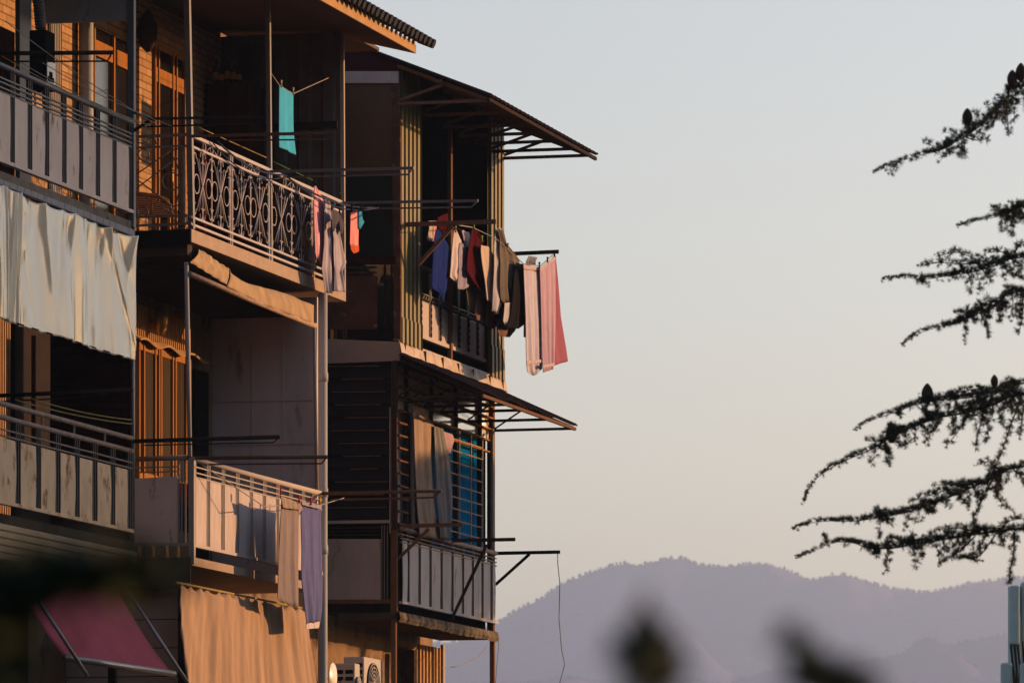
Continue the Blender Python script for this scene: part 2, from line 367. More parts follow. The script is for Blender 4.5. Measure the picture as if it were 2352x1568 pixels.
for w in (WE+.12, WE-.3, -1.5, -3.5, -5.2):
    zc = ZE + .17 + (WE + .12 - w)*.42
    rows.append([(w, UEV + .25 - 21.63 + .03*i, zc + .022*abs(math.sin(math.pi*(.03*i)/.18))) for i in range(722)])
tl.grid(rows)
for i in range(0, 722, 6):   # rolled tile ends along the eave
    u = UEV + .25 - 21.63 + .03*i + .09
    tl.tube([(WE+.13, u, ZE+.155), (WE-.04, u, ZE+.225)], .045, 8)
part("roof_tiles", tl, "roof_tile", solid=.03)
# beam board at the end of the left balcony
part("gable_board", qplate([(92,-10),(297,-10),(297,48),(92,54)], -1.97, .05), "grey_panel")

# ---- left upper and lower balcony slabs
part("balcony_slab", MB().box((W0, -9, 7.58), (0, -1.93, 7.66)), "concrete")
tl = MB()
for k in range(36):
    tl.box((.0, -9 + k*.196, 7.50), (.018, -9 + k*.196 + .186, 7.575))
part("edge_tiles", tl, "grey_panel")
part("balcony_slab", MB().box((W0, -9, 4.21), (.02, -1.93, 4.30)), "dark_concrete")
sdg = MB()
for k in range(5):
    z1 = 4.20 - k*.072; sdg.prism([(.03, -9, z1), (.055, -9, z1-.012), (.055, -9, z1-.06), (.03, -9, z1-.072)], (0, 7.05, 0))
part("siding_strip", sdg, "tan_siding")
part("gable_board", MB().box((W0, -1.96, 3.86), (0, -1.93, 4.21)), "dark_concrete")
# ---- middle slabs
part("balcony_slab", MB().box((W0, .0, 7.69), (0, 5.75, 7.83)), "peach_concrete")
part("slab_beam", MB().box((W0, .04, 7.55), (-.06, .2, 7.69)), "dark_concrete")
part("slab_side", MB().box((W0, -.012, 7.66), (-.01, -.002, 7.828)), "black_metal")
part("slab_side", MB().box((W0, -.012, 4.0), (-.01, -.002, 4.278)), "dark_concrete")
part("balcony_slab", MB().box((W0, .0, 4.19), (0, 4.75, 4.28)), "peach_concrete")
part("slab_beam", MB().box((W0, .06, 3.95), (-.08, .22, 4.19)), "dark_concrete")
# side wall below the middle balcony, boards
part("side_boarding", MB().box((W0, .26, -CAMZ), (-.2, .28, 3.93)), "siding")
for k in range(1, 7): part("board_seam", MB().box((W0, .256, 3.93-.31*k), (-.21, .259, 3.938-.31*k)), "dark_board")
part("recess_shade", MB().box((W0, -9, -CAMZ), (-1.1, A_END-.15, 3.85)), "black_metal")  # black box painting in the shade of the unlit space below the left balcony
part("post", MB().box((-.21, .16, -CAMZ), (-.12, .25, 4.19)), "dark_metal")
part("balcony_slab", MB().box((W0, 0, .7), (0, 4.75, .85)), "concrete")

# ---- balcony railings
def railing(name, w, u0, u1, tubes, thin, ptop, pbot, posts, pm, mm, base_h=.035, half=.055, nb=3, tube_m=None, bar_m="bar_metal"):
    root = MB()
    root.box((w-.03, u0, pbot-base_h), (w+.025, u1, pbot))
    r = part(name, root, pm)
    for z, rad in tubes: 
        t = MB(); t.tube([(w, u0, z), (w, (u0+u1)/2, z-.004), (w, u1, z)], rad, 10)
        t.build("top_rail", m[tube_m or mm], r, smooth=True)
    zt = max(z for z, _ in tubes) if len(tubes) == 1 else min(z for z, _ in tubes)
    for z in thin:
        t = MB(); t.box((w-.012, u0, z-.007), (w+.012, u1, z+.007)); t.build("rail", m[mm], r)
    ps = sorted(posts); edges = [u0] + ps + [u1]
    for p in ps:
        b = MB()
        for k in range(nb):
            c = p + (k - (nb-1)/2) * (2*half/(nb-1))
            b.box((w-.014, c-.007, pbot), (w+.012, c+.007, zt))
        b.build("post", m[bar_m], r)
    for a, b_ in zip(edges, edges[1:]):
        a2, b2 = a + half + .012, b_ - half - .012
        if b2 - a2 < .12: continue
        rows = []
        bow = random.uniform(-.006, .006)
        for i in range(7):
            z = pbot + (ptop - pbot) * i / 6
            rows.append([(w + .004 + bow*math.sin(math.pi*i/6) + .003*math.sin(9*j+i), a2 + (b2-a2)*j/4, z) for j in range(5)])
        MB().grid(rows).build("panel", m[pm], r, solid=.008)
    return r
A_END = -1.97
railing("railing", 0, -8.6, A_END, [(8.70, .03)], [8.574, 8.530, 8.479, 8.437], 8.43, 7.778,
        [uP(z00(x,0)[0]) for x in (140,345,545,750,945,1145,1340,1530)] + [uP(0)-.16-.52*k for k in range(5)], "cream_paint", "grey_metal", half=.05)
railing("railing", 0, -8.6, A_END, [(5.385, .026), (5.252, .026)], [5.13, 5.07], 5.045, 4.43,
        [uP(z015(x,0)[0]) for x in (205,445,675,900,1110,1320,1520)] + [uP(0)-.3-.55*k for k in range(5)], "rusty_paint", "rail_metal", half=.06)
for x, _ in ((500,0),(870,0),(1230,0)): u = uP(z015(x,0)[0]); part("rail_stub", MB().tube([(0,u,5.25),(0,u,5.385)], .012, 6), "rail_metal")
uBL = 4.75
railing("railing", .0, .04, uBL, [(5.342, .03)], [5.262, 5.20, 5.152], 5.145, 4.425,
        [.07] + [uP(x) for x in (477.6,511,544,576,606,636.5,666,695,719)], "peach_paint", "white_metal", half=.048, bar_m="white_metal")
# near side of the lower middle balcony
r = part("side_railing", qr(300,1252,438,1246,.02,.05), "peach_paint")
qplate([(306,1099),(408,1093),(408,1247),(306,1252)], .03, .015).build("panel", m["cream_paint"], r)
b = MB()
for x in (411, 417.5, 425.5): p = Q(x, 1060, .03); b.bar((p[0], .03, 4.43), (p[0], .03, 5.33), .016)
b.build("post", m["white_metal"], r)
b = MB(); b.tube([Q(310,1054,.03), Q(437,1050,.03)], .028, 10); b.build("top_rail", m["rail_metal"], r, smooth=True)
b = MB()
for y in (1072, 1083): b.bar(Q(306,y+2,.03), Q(408,y-1,.03), .014)
b.build("rail", m["rail_metal"], r)
b = MB(); b.box((-.03, -.01, 4.2), (.03, .05, 5.36)); b.build("corner_post", m["white_metal"], r)

# ---- ornamental railing of the upper middle balcony
WR = -.02; ZT, ZU, ZB, ZL = 8.73, 8.845, 7.965, 7.885
orn = MB(); orn.box((WR-.015, .03, ZT-.012), (WR+.015, 5.6, ZT+.012))
OR = part("ornamental_railing", orn, "ornate_metal")
for z, a, nm in ((ZU, .022, "top_rail"), (ZB, .014, "rail"), (ZL, .016, "rail")):
    MB().box((WR-a, .03, z-a*.8), (WR+a, 5.6, z+a*.8)).build(nm, m["ornate_metal"], OR)
posts = [uP(445), uP(534), uP(623), uP(722), uP(787)]
for u in posts[1:4]:
    b = MB()
    for k in (-.035, .035): b.box((WR-.012, u+k-.01, 7.82), (WR+.012, u+k+.01, ZU))
    b.build("post", m["ornate_metal"], OR)
rr = .0068
def scroll_motif(T, h0, h1, hw):
    """T maps (s, z) to local; s along the rail, half width hw"""
    mb = MB(); zc = (h0+h1)/2; hh = (h1-h0)/2
    def line(*pts): mb.tube([T(s, z) for s, z in pts], rr, 5)
    def arc(s, z, rad, a0, a1, n=14, ry=None):
        ry = ry or rad
        mb.tube([T(s + rad*math.cos(R(a0+(a1-a0)*i/n)), z + ry*math.sin(R(a0+(a1-a0)*i/n))) for i in range(n+1)], rr, 5)
    line((0, h0), (0, h1))
    for sg in (-1, 1):
        for k in (.62, .38):
            line((sg*hw*k, h1-.10), (sg*hw*.09, zc+.03), (-sg*hw*.09, zc-.03), (-sg*hw*k, h0+.10)) 
        arc(sg*(hw-.105), zc, .098, 0, 360, 20, .105)
        arc(sg*.042, h1-.075, .042, 90 - sg*90, 90 + sg*200, 14, .062)
        arc(sg*.042, h0+.075, .042, -90 + sg*90, -90 - sg*200, 14, .062)
        arc(sg*(hw-.045), h1-.11, .04, 90 + sg*90, 90 - sg*190, 14, .06)
        arc(sg*(hw-.045), h0+.11, .04, -90 - sg*90, -90 + sg*190, 14, .06)
        line((sg*(hw-.006), h0), (sg*(hw-.006), h1))
    return mb
for a, b_ in zip(posts, posts[1:]):
    n = 2 if b_ - a > 1.25 else 1
    for k in range(n):
        a2 = a + .05 + (b_-a-.1)*k/n; b2 = a + .05 + (b_-a-.1)*(k+1)/n; c = (a2+b2)/2
        scroll_motif(lambda s, z: (WR, c+s, z), ZB, ZT, (b2-a2)/2).build("scrollwork", m["ornate_metal"], OR, smooth=True)
    b = MB(); c = (a+b_)/2                                     # small crest between the two top rails
    b.tube([(WR, c-.2, ZT+.01), (WR, c, ZU-.015), (WR, c+.2, ZT+.01)], rr, 5)
    for s in (-.26, 0, .26): b.ring((WR, c+s, (ZT+ZU)/2), .045, rr, (0,1,0), (0,0,1), 0, 360, 14)
    b.build("crest", m["ornate_metal"], OR, smooth=True)
# side towards the left balcony
r = part("side_railing", MB().bar(Q(300,315,.02), Q(440,309,.02), .03), "grey_metal")
b = MB(); b.bar(Q(300,340,.02), Q(432,335,.02), .022); b.bar(Q(300,500,.02), Q(432,495,.02), .02); b.bar(Q(300,519,.02), Q(440,513,.02), .024); b.build("rail", m["grey_metal"], r)
b = MB(); b.bar(Q(420,338,.02), Q(420,516,.02), .026); b.build("post", m["grey_metal"], r)
s_ = MB(); tq = lambda x, y: Q(*z05(x, y), .02)
def qarc(cx, cy, rx, ry, a0=0, a1=360): s_.tube([tq(cx + rx*math.cos(R(a0+(a1-a0)*i/18)), cy + ry*math.sin(R(a0+(a1-a0)*i/18))) for i in range(19)], .008, 5)
for c in ((1690,345,60,65,-230,60),(1785,200,50,50,-200,110),(2015,665,105,105),(2075,340,55,60,-140,140),(1680,1020,62,60),(2080,1010,62,65),(1585,1020,40,55)): qarc(*c)
for pth in (((1600,750),(2060,400)),((1560,610),(2040,280)),((1575,615),(2040,960)),((1555,745),(2010,1040)),((1640,400),(1770,460)),((1560,190),(1800,250)),((2060,400),(2120,600)),((2120,720),(2070,930))):
    s_.tube([tq(*pth[0]), tq(*pth[1])], .008, 5)
s_.build("scrollwork", m["grey_metal"], r, smooth=True)

# ---- balcony poles
def pole(p0, p1, a, mat, round_=False):
    b = MB()
    if round_: b.tube([p0, lerp(p0, p1, .5), p1], a/2, 12)
    else: b.bar(p0, p1, a, a)
    part("pole", b, mat, smooth=round_)
pole(P(440,526,-.03), P(429,-60,-.03), .062, "grey_metal")
pole(P(621,620,-.03), P(615.5,-20,-.03), .05, "grey_metal")
pole(P(789,690,-.03), P(786,70,-.03), .045, "white_metal")
pole(P(436,1048,-.02), P(428,602,-.02), .05, "pipe_plastic", True)
pole(P(728,1130,-.01), P(722,748,-.01), .042, "white_metal", True)
pole((-.01, A_END+.02, 7.6), (-.01, A_END+.02, 11), .07, "grey_metal")
pole((.0, A_END+.03, 3.9), (.0, A_END+.03, 7.6), .045, "steel_pipe", True)
part("post", MB().box((-.25, A_END-.05, -CAMZ), (-.17, A_END+.03, 4.2)), "dark_metal")

# ---- far partitions of the middle balcony
part("partition", MB().ribs_w(5.6, W0, -.03, 7.83, 10.86, .30, .035), "ribbed_grey")
for z in (9.72, 8.62): part("batten", MB().box((W0, 5.55, z), (-.05, 5.59, z+.08)), "dark_board")
part("partition", MB().box((W0, 4.66, 4.28), (-.02, 4.70, 7.62)), "partition_paint")
for y in (918, 1018): part("batten", MB().bar(Q(497, y+2, 4.655), Q(721, y-2, 4.655), .02, .03), "partition_paint")
for x in (580, 650): part("seam", MB().bar(Q(x, 760, 4.658), Q(x, 1130, 4.658), .012, .012), "partition_paint")
part("cladding", MB().ribs_w(4.6, W0, W0+.2, 4.28, 7.5, .045, .012), "siding")
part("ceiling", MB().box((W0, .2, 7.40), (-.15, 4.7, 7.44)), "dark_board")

# ---- doors and windows on the main wall
def glazed(name, us, z0, z1, rails, fw=.05, w=W0+.03, mat="wood_frame", pane="glass_dark", dep=.07):
    fr = MB()
    for u in us: fr.box((w, u-fw/2, z0), (w+dep, u+fw/2, z1))
    for z, h in rails: fr.box((w, us[0]-fw/2+.002, z-h/2), (w+dep-.012, us[-1]+fw/2-.002, z+h/2))
    o = part(name, fr, mat)
    for a, b_ in zip(us, us[1:]):
        MB().box((w+.005, a+fw/2, z0), (w+.012, b_-fw/2, z1)).build("pane", m[pane], o)
    return o
wd = W0 + .03
d2 = glazed("door", [uP(x, wd) for x in (350, 358, 391, 399, 418)], 7.83, P(360,108,wd)[2], [(P(380,178,wd)[2], .11), (P(380,193,wd)[2], .07), (P(352,103,wd)[2], .08)], .036, dep=.045)
hp = P(393, 418, wd+.07); MB().box(hp, (hp[0]+.02, hp[1]+.03, hp[2]+.16)).tube([(hp[0]+.03,hp[1],hp[2]+.13),(hp[0]+.05,hp[1]-.12,hp[2]+.13)], .012, 6).build("handle", m["brass"], d2)
glazed("door", [uP(x, wd) for x in (201, 209, 254, 292)], 7.66, P(210,60,wd)[2], [(P(245,118,wd)[2], .11), (P(245,136,wd)[2], .06)], .04, dep=.05)
# pilaster with the sunlit brick between the doors, white pipe and strips seen through the left balcony
part("brick_pier", MB().box((wd, uP(320,wd+.09), 7.83), (wd+.09, uP(348,wd+.09), 10.84)), "brick")
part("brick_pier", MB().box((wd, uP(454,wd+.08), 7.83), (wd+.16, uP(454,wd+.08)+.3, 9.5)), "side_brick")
part("cladding", MB().ribs_u(wd+.02, uP(110,wd), uP(136,wd), 7.7, 10.5, .055, .016), "white_metal")
b = MB(); b.tube([(wd+.1, uP(178,wd), 7.7), (wd+.1, uP(178,wd), 10.8)], .08, 14); part("drain_pipe", b, "pipe_plastic", smooth=True)
part("door_leaf", pplate(0, 60, 34, 420, -1.0, .05), "dark_wood")
part("post", MB().box((-1.0, uP(35,-1.0), 7.66), (-.95, uP(62,-1.0), 10.86)), "grey_metal")
# lower middle window with three casements and ribbed strip above
xs = [308, 320, 352, 359, 364, 392, 405, 423]
w3 = -1.30
part("wall", MB().box((W0, .3, 4.28), (w3, 4.66, 7.42)), "plaster")
xs = (310, 321, 347, 355.5, 360.5, 387, 393.5, 418, 427)
o = glazed("window", [uP(x, w3) for x in xs], P(318,1100,w3)[2], P(318,788,w3)[2], [(P(318,795,w3)[2], .09), (P(318,1092,w3)[2], .08)], .035, pane="glass_dark", dep=.06, w=w3)
for a, b_ in ((1,2),(4,5),(6,7)):
    MB().box((w3+.02, uP(xs[a],w3)+.03, P(318,1092,w3)[2]), (w3+.035, uP(xs[b_],w3)-.03, P(318,800,w3)[2])).build("curtain_pane", m["pane_curtain"], o)
zt = P(310,785,w3)[2]
part("cladding", MB().ribs_u(w3+.02, uP(296,w3), uP(428,w3), zt+.05, zt+.42, .07, .035, flat=.3), "fascia_board")
hd = MB(); hr = []
for i in range(24):
    u = uP(296,w3) + (uP(455,w3)-uP(296,w3))*i/23; s = .03*math.sin(i*.8)
    hr.append([(w3, u, zt+.06), (w3+.06, u, zt+.045+s*.5), (w3+.14, u, zt+.0+s)])
hd.grid(hr); part("window_hood", hd, "fascia_board", solid=.02)
part("door_leaf", MB().box((w3, uP(440,w3), 4.28), (w3+.05, uP(470,w3), zt-.1)), "black_metal")
# interior of the lower left balcony
part("cladding", MB().ribs_u(wd+.02, uP(-25,wd), uP(45,wd), 4.3, 6.9, .07, .02), "fascia_board")
part("door_leaf", pplate(82, 770, 108, 1150, -1.2, .05), "dark_board")
part("post", MB().box((-1.25, uP(24,-1.25), 4.3), (-1.2, uP(44,-1.25), 7.5)), "dark_board")
part("cladding", MB().ribs_u(-1.25, uP(178,-1.25), uP(192,-1.25), 4.3, 5.9, .04, .012), "fascia_board")

# ---- drain pipe at the end of the middle balconies
ux = 5.02; xx = P(741, 1000, -.03)
b = MB(); b.tube([(xx[0], xx[1], -CAMZ), (xx[0], xx[1], 3), (xx[0], xx[1], 7.7)], .056, 16)
for y in (866, 1131, 1262): z = P(741, y, -.03)[2]; b.tube([(xx[0], xx[1], z-.05), (xx[0], xx[1], z+.05)], .064, 16)
part("drain_pipe", b, "pipe_plastic", smooth=True)

# ------------------------------------------------------------------ right bay (far end)
zroof = lambda w: 10.75 + (.48 - w) * .40
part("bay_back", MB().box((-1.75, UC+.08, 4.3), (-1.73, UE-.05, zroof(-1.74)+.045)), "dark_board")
# near side, upper storey
part("gable_board", qplate([(700,42),(790,82),(918,145),(918,168),(700,160)], UC, .04), "maroon_board")
part("beam", qr(700, 164, 915, 191, UC-.02, .08), "grey_panel")
part("side_window", qr(700, 192, 906, 404, UC+.03, .03), "brown_glass")
part("side_panel", qr(700, 404, 906, 592, UC+.03, .03), "dark_green_board")
part("corner_post", qplate([(899,165),(919,165),(920,785),(905,785)], UC-.01, .1), "rust_board")
r = part("carved_rail", qr(700, 588, 908, 606, UC-.02, .08), "dark_wood")
qplate([(700,634),(866,634),(866,756),(700,756)], UC+.0, .03).build("panel", m["rust_board"], r)
def twisted(p, q, rad, n=5):
    path = []; prof = []
    mb = MB(); p, q = Vector(p), Vector(q); k = n*8; t = (q-p).normalized()
    s = Vector((0,1,0)) if abs(t.y) < .9 else Vector((1,0,0)); s2 = t.cross(s); rings = []
    for i in range(k+1):
        rr_ = rad*(.45 + .55*abs(math.sin(math.pi*i/8)))
        rings += [p + (q-p)*i/k + (s*math.cos(a) + s2*math.sin(a))*rr_ for a in (0, 1.57, 3.14, 4.71)]
    return mb.add(rings, [(4*i+j, 4*i+(j+1) % 4, 4*i+4+(j+1) % 4, 4*i+4+j) for i in range(k) for j in range(4)])
for y in (615, 627): twisted(Q(772, y, UC), Q(866, y-1, UC), .018, 4).build("twisted_bar", m["rust_board"], r, smooth=True)
for x in (884, 900): twisted(Q(x, 608, UC), Q(x, 752, UC), .02, 6).build("twisted_bar", m["dark_wood"], r, smooth=True)
part("fascia", qplate([(700,776),(918,785),(918,828),(700,836)], UC-.03, .06), "side_fascia")
# near side, lower storey: louvres, panel, bars
r = part("louvre_screen", qr(700, 832, 905, 1196, UC+.08, .02), "louvre")
for k in range(12):
    y = 842 + 29.5*k
    a, b_ = Q(742, y, UC), Q(902, y, UC); h = .135
    mb = MB().hexa([(a[0], UC+.02, a[2]-h), (b_[0], UC+.02, b_[2]-h), (b_[0], UC+.03, b_[2]-h), (a[0], UC+.03, a[2]-h), (a[0], UC+.06, a[2]), (b_[0], UC+.06, b_[2]), (b_[0], UC+.07, b_[2]), (a[0], UC+.07, a[2])])
    mb.build("slat", m["louvre"], r)
    t = random.uniform(.0, .4); x2 = 742 + 160*random.uniform(.75, 1)
    MB().bar(Q(742+160*t, y-1, UC-.0), Q(x2, y-2, UC-.0), .02, .012).build("slat_edge", m["rusty_metal"], r)
part("corner_post", qplate([(899,830),(911,830),(911,1410),(897,1410)], UC-.02, .06), "rusty_metal")
r = part("side_railing", qr(700, 1376, 897, 1385, UC, .05), "rusty_metal")
qr(700, 1237, 874, 1377, UC+.01, .02).build("panel", m["grey_panel"], r)
b = MB()
for x in (877, 883, 890): b.bar(Q(x, 1205, UC+.01), Q(x, 1378, UC+.01), .014)
b.build("post", m["grey_metal"], r)
b = MB(); b.bar(Q(742,1199,UC), Q(897,1197,UC), .03, .04); b.build("top_rail", m["grey_panel"], r)
b = MB()
for y in (1212, 1220, 1228): b.bar(Q(742,y,UC), Q(875,y-1,UC), .012)
b.build("rail", m["dark_metal"], r)
# slab of the lower bay
zs1, zs0 = zP(912, 1404, WC+.03), zP(912, 1421, WC+.03)
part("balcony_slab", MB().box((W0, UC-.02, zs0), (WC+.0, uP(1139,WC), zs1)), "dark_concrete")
b = MB(); rws = []
for i in range(40):
    u = UC-.03 + (uP(1139,WC)+.02-UC)*i/39; s = random.uniform(-.012, .012)
    rws.append([(WC, u, zs1+.01), (WC+.03, u, zs1+.0), (WC+.045+s*.3, u, zs0+.02), (WC+.02, u, zs0-.03+s)])
b.grid(rws); part("slab_edging", b, "slab_edge", solid=.012)
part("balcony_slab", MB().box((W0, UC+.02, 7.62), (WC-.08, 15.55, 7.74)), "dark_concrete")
# front, upper storey
f2 = zP(920, 783, WC); 
part("cladding", MB().ribs_u(WC, UC, uP(966,WC), f2-.02, zroof(WC)+.02, .185, .042, flat=.5), "green_sheet")
part("cladding", MB().ribs_u(WC, uP(1120,WC), 15.5, f2-.02, zroof(WC)+.02, .185, .042, flat=.5), "green_sheet")
part("cladding", MB().ribs_u(WC+.012, UC, uP(966,WC), f2-.03, zP(940,738,WC), .185, .042, flat=.5), "green_sheet")
part("cladding", MB().ribs_u(WC+.012, uP(1120,WC), 15.5, f2-.03, zP(1140,800,WC), .185, .042, flat=.5), "green_sheet")
part("end_wall", MB().prism([(-1.76, 15.47, f2), (WC-.005, 15.47, f2), (WC-.005, 15.47, zroof(WC)+.045), (-1.76, 15.47, zroof(-1.76)+.045)], (0, .03, 0)), "dark_board")
part("post", MB().box((WC-.05, uP(1036,WC), f2), (WC, uP(1039,WC)+.02, 10.9)), "rusty_metal")
b = MB(); rws = []
for i in range(30):
    u = UC-.03 + (15.62-UC)*i/29; s = .012*math.sin(i*1.7)
    z0 = zP(920, 812, WC); rws.append([(WC-.05, u, f2+.005), (WC+.02+s*.3, u, f2), (WC+.04+s*.6, u, (f2+z0)/2+.02), (WC+.06+s, u, z0), (WC+.03, u, z0-.005)])
b.grid(rws); part("fascia", b, "fascia_metal", solid=.008)
b = MB()
for x in (921, 968, 1008, 1044, 1078, 1116, 1146): 
    u = uP(x,WC); b.box((WC+.02, u-.004, zP(920,812,WC)), (WC+.066, u+.004, f2-.03))
part("fascia_seam", b, "rusty_metal")
# railing of the upper bay, mostly behind the washing
uu0, uu1 = uP(967,WC-.04), uP(1118,WC-.04)
wr = WC - .05
zr = P(966,613,wr)[2]; zpb = P(966,768,wr)[2]; zpt = P(966,690,wr)[2]
r = part("railing", MB().box((wr-.03, uu0, zpb-.05), (wr+.03, uu1, zpb)), "peach_paint")
b = MB(); b.tube([(wr, uu0, zr), (wr, uu1, zr)], .03, 10); b.build("top_rail", m["grey_metal"], r, smooth=True)
n = 7
for k in range(n):
    a = uu0 + (uu1-uu0)*k/n; e = uu0 + (uu1-uu0)*(k+1)/n
    MB().box((wr-.005, a+.07, zpb), (wr+.005, e-.07, zpt)).build("panel", m["peach_paint"], r)
    b = MB(); b.bar((wr, a+.03, zpb), (wr, a+.03, zr), .02); b.bar((wr, a-.03, zpb), (wr, a-.03, zr), .02)
    b.build("post", m["grey_metal"], r)
    twisted((wr+.01, a, zpb), (wr+.01, a, zpt+.05), .022, 6).build("twisted_bar", m["dark_wood"], r, smooth=True)
    b = MB()
    for q in range(4): b.ring((wr, a+.12+.11*q, zpt+.08), .045, .007, (0,1,0), (0,0,1), 180, 360, 8)
    b.bar((wr, a+.05, zpt), (wr, e-.05, zpt), .014)
    b.bar((wr, a+.05, zpt+.1), (wr, e-.05, zpt+.1), .012)
    b.build("scrollwork", m["grey_metal"], r)
# roof over the bay with its brackets
rt = MB(); rows = []
for w in (.50, .1, -.5, -1.2, -2.2, -4.2, -6):
    rows.append([(w, 10.36 + .05*i, zroof(w) + .05 + (.018 if i % 4 in (1, 2) else 0)) for i in range(111)])
rt.grid(rows); part("roof_sheet", rt, "roof_sheet", solid=.025)
r = part("roof_frame", MB().bar((.47, 10.38, 10.745), (.47, 15.85, 10.745), .035, .045), "dark_metal")
for u in (10.47, 11.5, 12.6, 13.35, 14.1, 14.85, 15.5):
    b = MB(); b.bar((WC, u, 10.75), (.47, u, 10.745), .035, .04); b.bar((WC, u, zroof(WC)-.01), (.47, u, zroof(.47)-.01), .035, .045)
    b.bar((WC+.02, u, 10.79), (-.16, u, zroof(-.16)-.04), .03, .035)
    b.build("bracket", m["rusty_metal"], r)
b = MB(); b.bar((-.16, 10.4, zroof(-.16)), (-.16, 15.8, zroof(-.16)), .04); b.build("purlin", m["rusty_metal"], r)

# front, lower storey
UL = uP(1133, WC)
zg1, zg0 = zP(912, 832, WC), zP(912, 1206, WC)
ug = [uP(x, WC) for x in (912, 937, 994, 1051, 1106, 1132)]
part("back_pane", MB().box((WC-.055, ug[0], zP(912,935,WC)), (WC-.045, ug[5], zg1)), "pane_white")
part("back_pane", MB().box((WC-.10, ug[0], zg0-.1), (WC-.09, ug[1]+.1, zP(912,935,WC))), "partition_paint")
part("back_pane", MB().box((WC-.12, ug[2]+.2, zg0-.15), (WC-.11, ug[5]-.3, zP(912,938,WC))), "blue_sheet")
part("end_wall", MB().box((-1.75, UL-.06, zs1), (WC-.1, UL-.03, zg1)), "dark_board")
fr = MB()
for k, u in enumerate(ug): fr.box((WC-.06, u-.025, zg0 - .05), (WC+.0, u+.025, zg1+.02))
fr.box((WC-.05, ug[0], zg1-.03), (WC-.01, ug[5], zg1+.015)); fr.box((WC-.05, ug[0], zg0-.045), (WC-.01, ug[5], zg0))
wf = part("window_frame", fr, "dark_metal")
for k in range(5):
    z = zg1 - .13 - .155*k
    MB().box((WC-.045, ug[0], z-.012), (WC+.006, ug[5], z+.008)).build("glazing_bar", m["wood_frame"], wf)
b = MB()
for k in range(10): z = zP(912,940,WC) - .16*k; b.box((WC-.03, ug[0]+.02, z-.012), (WC+.03, ug[1]-.06, z+.01))
b.build("slat", m["rusty_metal"], wf)
gr = MB()
for u in (uP(1053,WC), uP(1080,WC), uP(1106,WC)): gr.box((WC+.0, u-.012, zg0-.04), (WC+.02, u+.012, zP(912,938,WC)))
wg = part("window_grille", gr, "white_metal")
for k in range(11):
    z = zP(912, 938, WC) - .152*k
    MB().box((WC+.004, uP(1010,WC), z-.008), (WC+.018, uP(1106,WC), z+.008)).build("bar", m["rail_metal"], wg)
b = MB(); p = P(948, 935, WC+.03); b.tube([(WC+.03, p[1], zg0), (WC+.03, p[1], p[2])], .035, 10); part("pole", b, "pipe_plastic", smooth=True)
b = MB(); p = P(1130, 985, WC+.02); b.tube([(WC+.02, p[1], zg0), (WC+.02, p[1], p[2])], .028, 10); part("pole", b, "white_metal", smooth=True)
part("corner_post", MB().box((WC-.08, UL-.03, zs1), (WC+.01, UL+.05, zg1)), "rusty_metal")
railing("railing", WC+.03, UC+.05, UL+.03, [(5.37, .03)], [5.30, 5.25, 5.20], zP(912,1237,WC+.03), zP(912,1377,WC+.03),
        [uP(x, WC+.03) for x in (936.7,962.6,987.6,1013,1038,1062,1084.6,1107,1128)], "white_panel", "rail_metal", half=.04, nb=2)
# posts and wall below the bay
for x in (905, 1131):
    p = P(x, 1500, WC-.04); b = MB(); b.bar((p[0], p[1], -CAMZ), (p[0], p[1], zs0), .06); part("post", b, "rusty_metal")
part("cladding", MB().ribs_u(W0+.03, uP(961,W0+.05), uP(1015,W0+.05), -1, 4.1, .16, .03), "fascia_board")
part("post", MB().box((W0+.05, uP(1015,W0+.07), -1), (W0+.09, uP(1018,W0+.07)+.03, 4.15)), "white_metal")
part("post", MB().box((W0, uP(951,W0+.1), -1), (W0+.1, uP(958,W0+.1), 4.0)), "dark_metal")

# ------------------------------------------------------------------ cloth
def interp_rows(rows, n):
    ys = [(r[0][1] + r[1][1]) / 2 for r in rows]; out = []
    for i in range(n):
        y = ys[0] + (ys[-1]-ys[0])*i/(n-1); k = 0
        while k < len(rows)-2 and ys[k+1] < y: k += 1
        t = (y-ys[k]) / max(1e-6, ys[k+1]-ys[k]); t = max(0, min(1, t)); t = t*.5 + .5*t*t*(3-2*t)
        out.append((lerp(rows[k][0], rows[k+1][0], t), lerp(rows[k][1], rows[k+1][1], t)))
    return out
def cloth_mb(rows, w, amp=.02, nf=3, nr=26, nc=30, w1=None, seed=0, sag=0.0, ripple=.35, fn=P, top=.25):
    rnd = random.Random(seed); ph = rnd.uniform(0, 6); ph2 = rnd.uniform(0, 6); ph3 = rnd.uniform(0, 6); gr = []
    for i, (l, r) in enumerate(interp_rows(rows, nr)):
        t = i/(nr-1); ww = w if w1 is None else w + (w1-w)*t
        a, b = fn(l[0], l[1], ww), fn(r[0], r[1], ww); row = []
        for j in range(nc):
            s = j/(nc-1); p = lerp(a, b, s)
            o = amp*(top + (1-top)*t) * (math.sin(6.283*nf*s + ph + 1.1*math.sin(2.3*t+ph2)) + ripple*math.sin(6.283*nf*2.3*s + ph3 - 2*t) + .25*math.sin(9*t + 4*s + ph2))
            e = .3 + .7*min(1, 6*s, 6*(1-s))
            row.append((p[0] + o*e, p[1] + .35*o*math.cos(7*s+ph2)*e, p[2] - sag*math.sin(math.pi*s)*(1-t)))
        gr.append(row)
    return MB().grid(gr)
def hang(name, label, cat, mat, rows, w, group=None, zf=None, wide=0, **k):
    if zf: rows = [(zf(*l), zf(*r)) for l, r in rows]
    if wide: rows = [((l[0] - wide*(r[0]-l[0]), l[1]), (r[0] + wide*(r[0]-l[0]), r[1])) for l, r in rows]
    mb = cloth_mb(rows, w, seed=len(INFO), **k)
    o = mb.build(name, MATS[mat], smooth=True, solid=.006)
    return tag(o, label, cat, group)

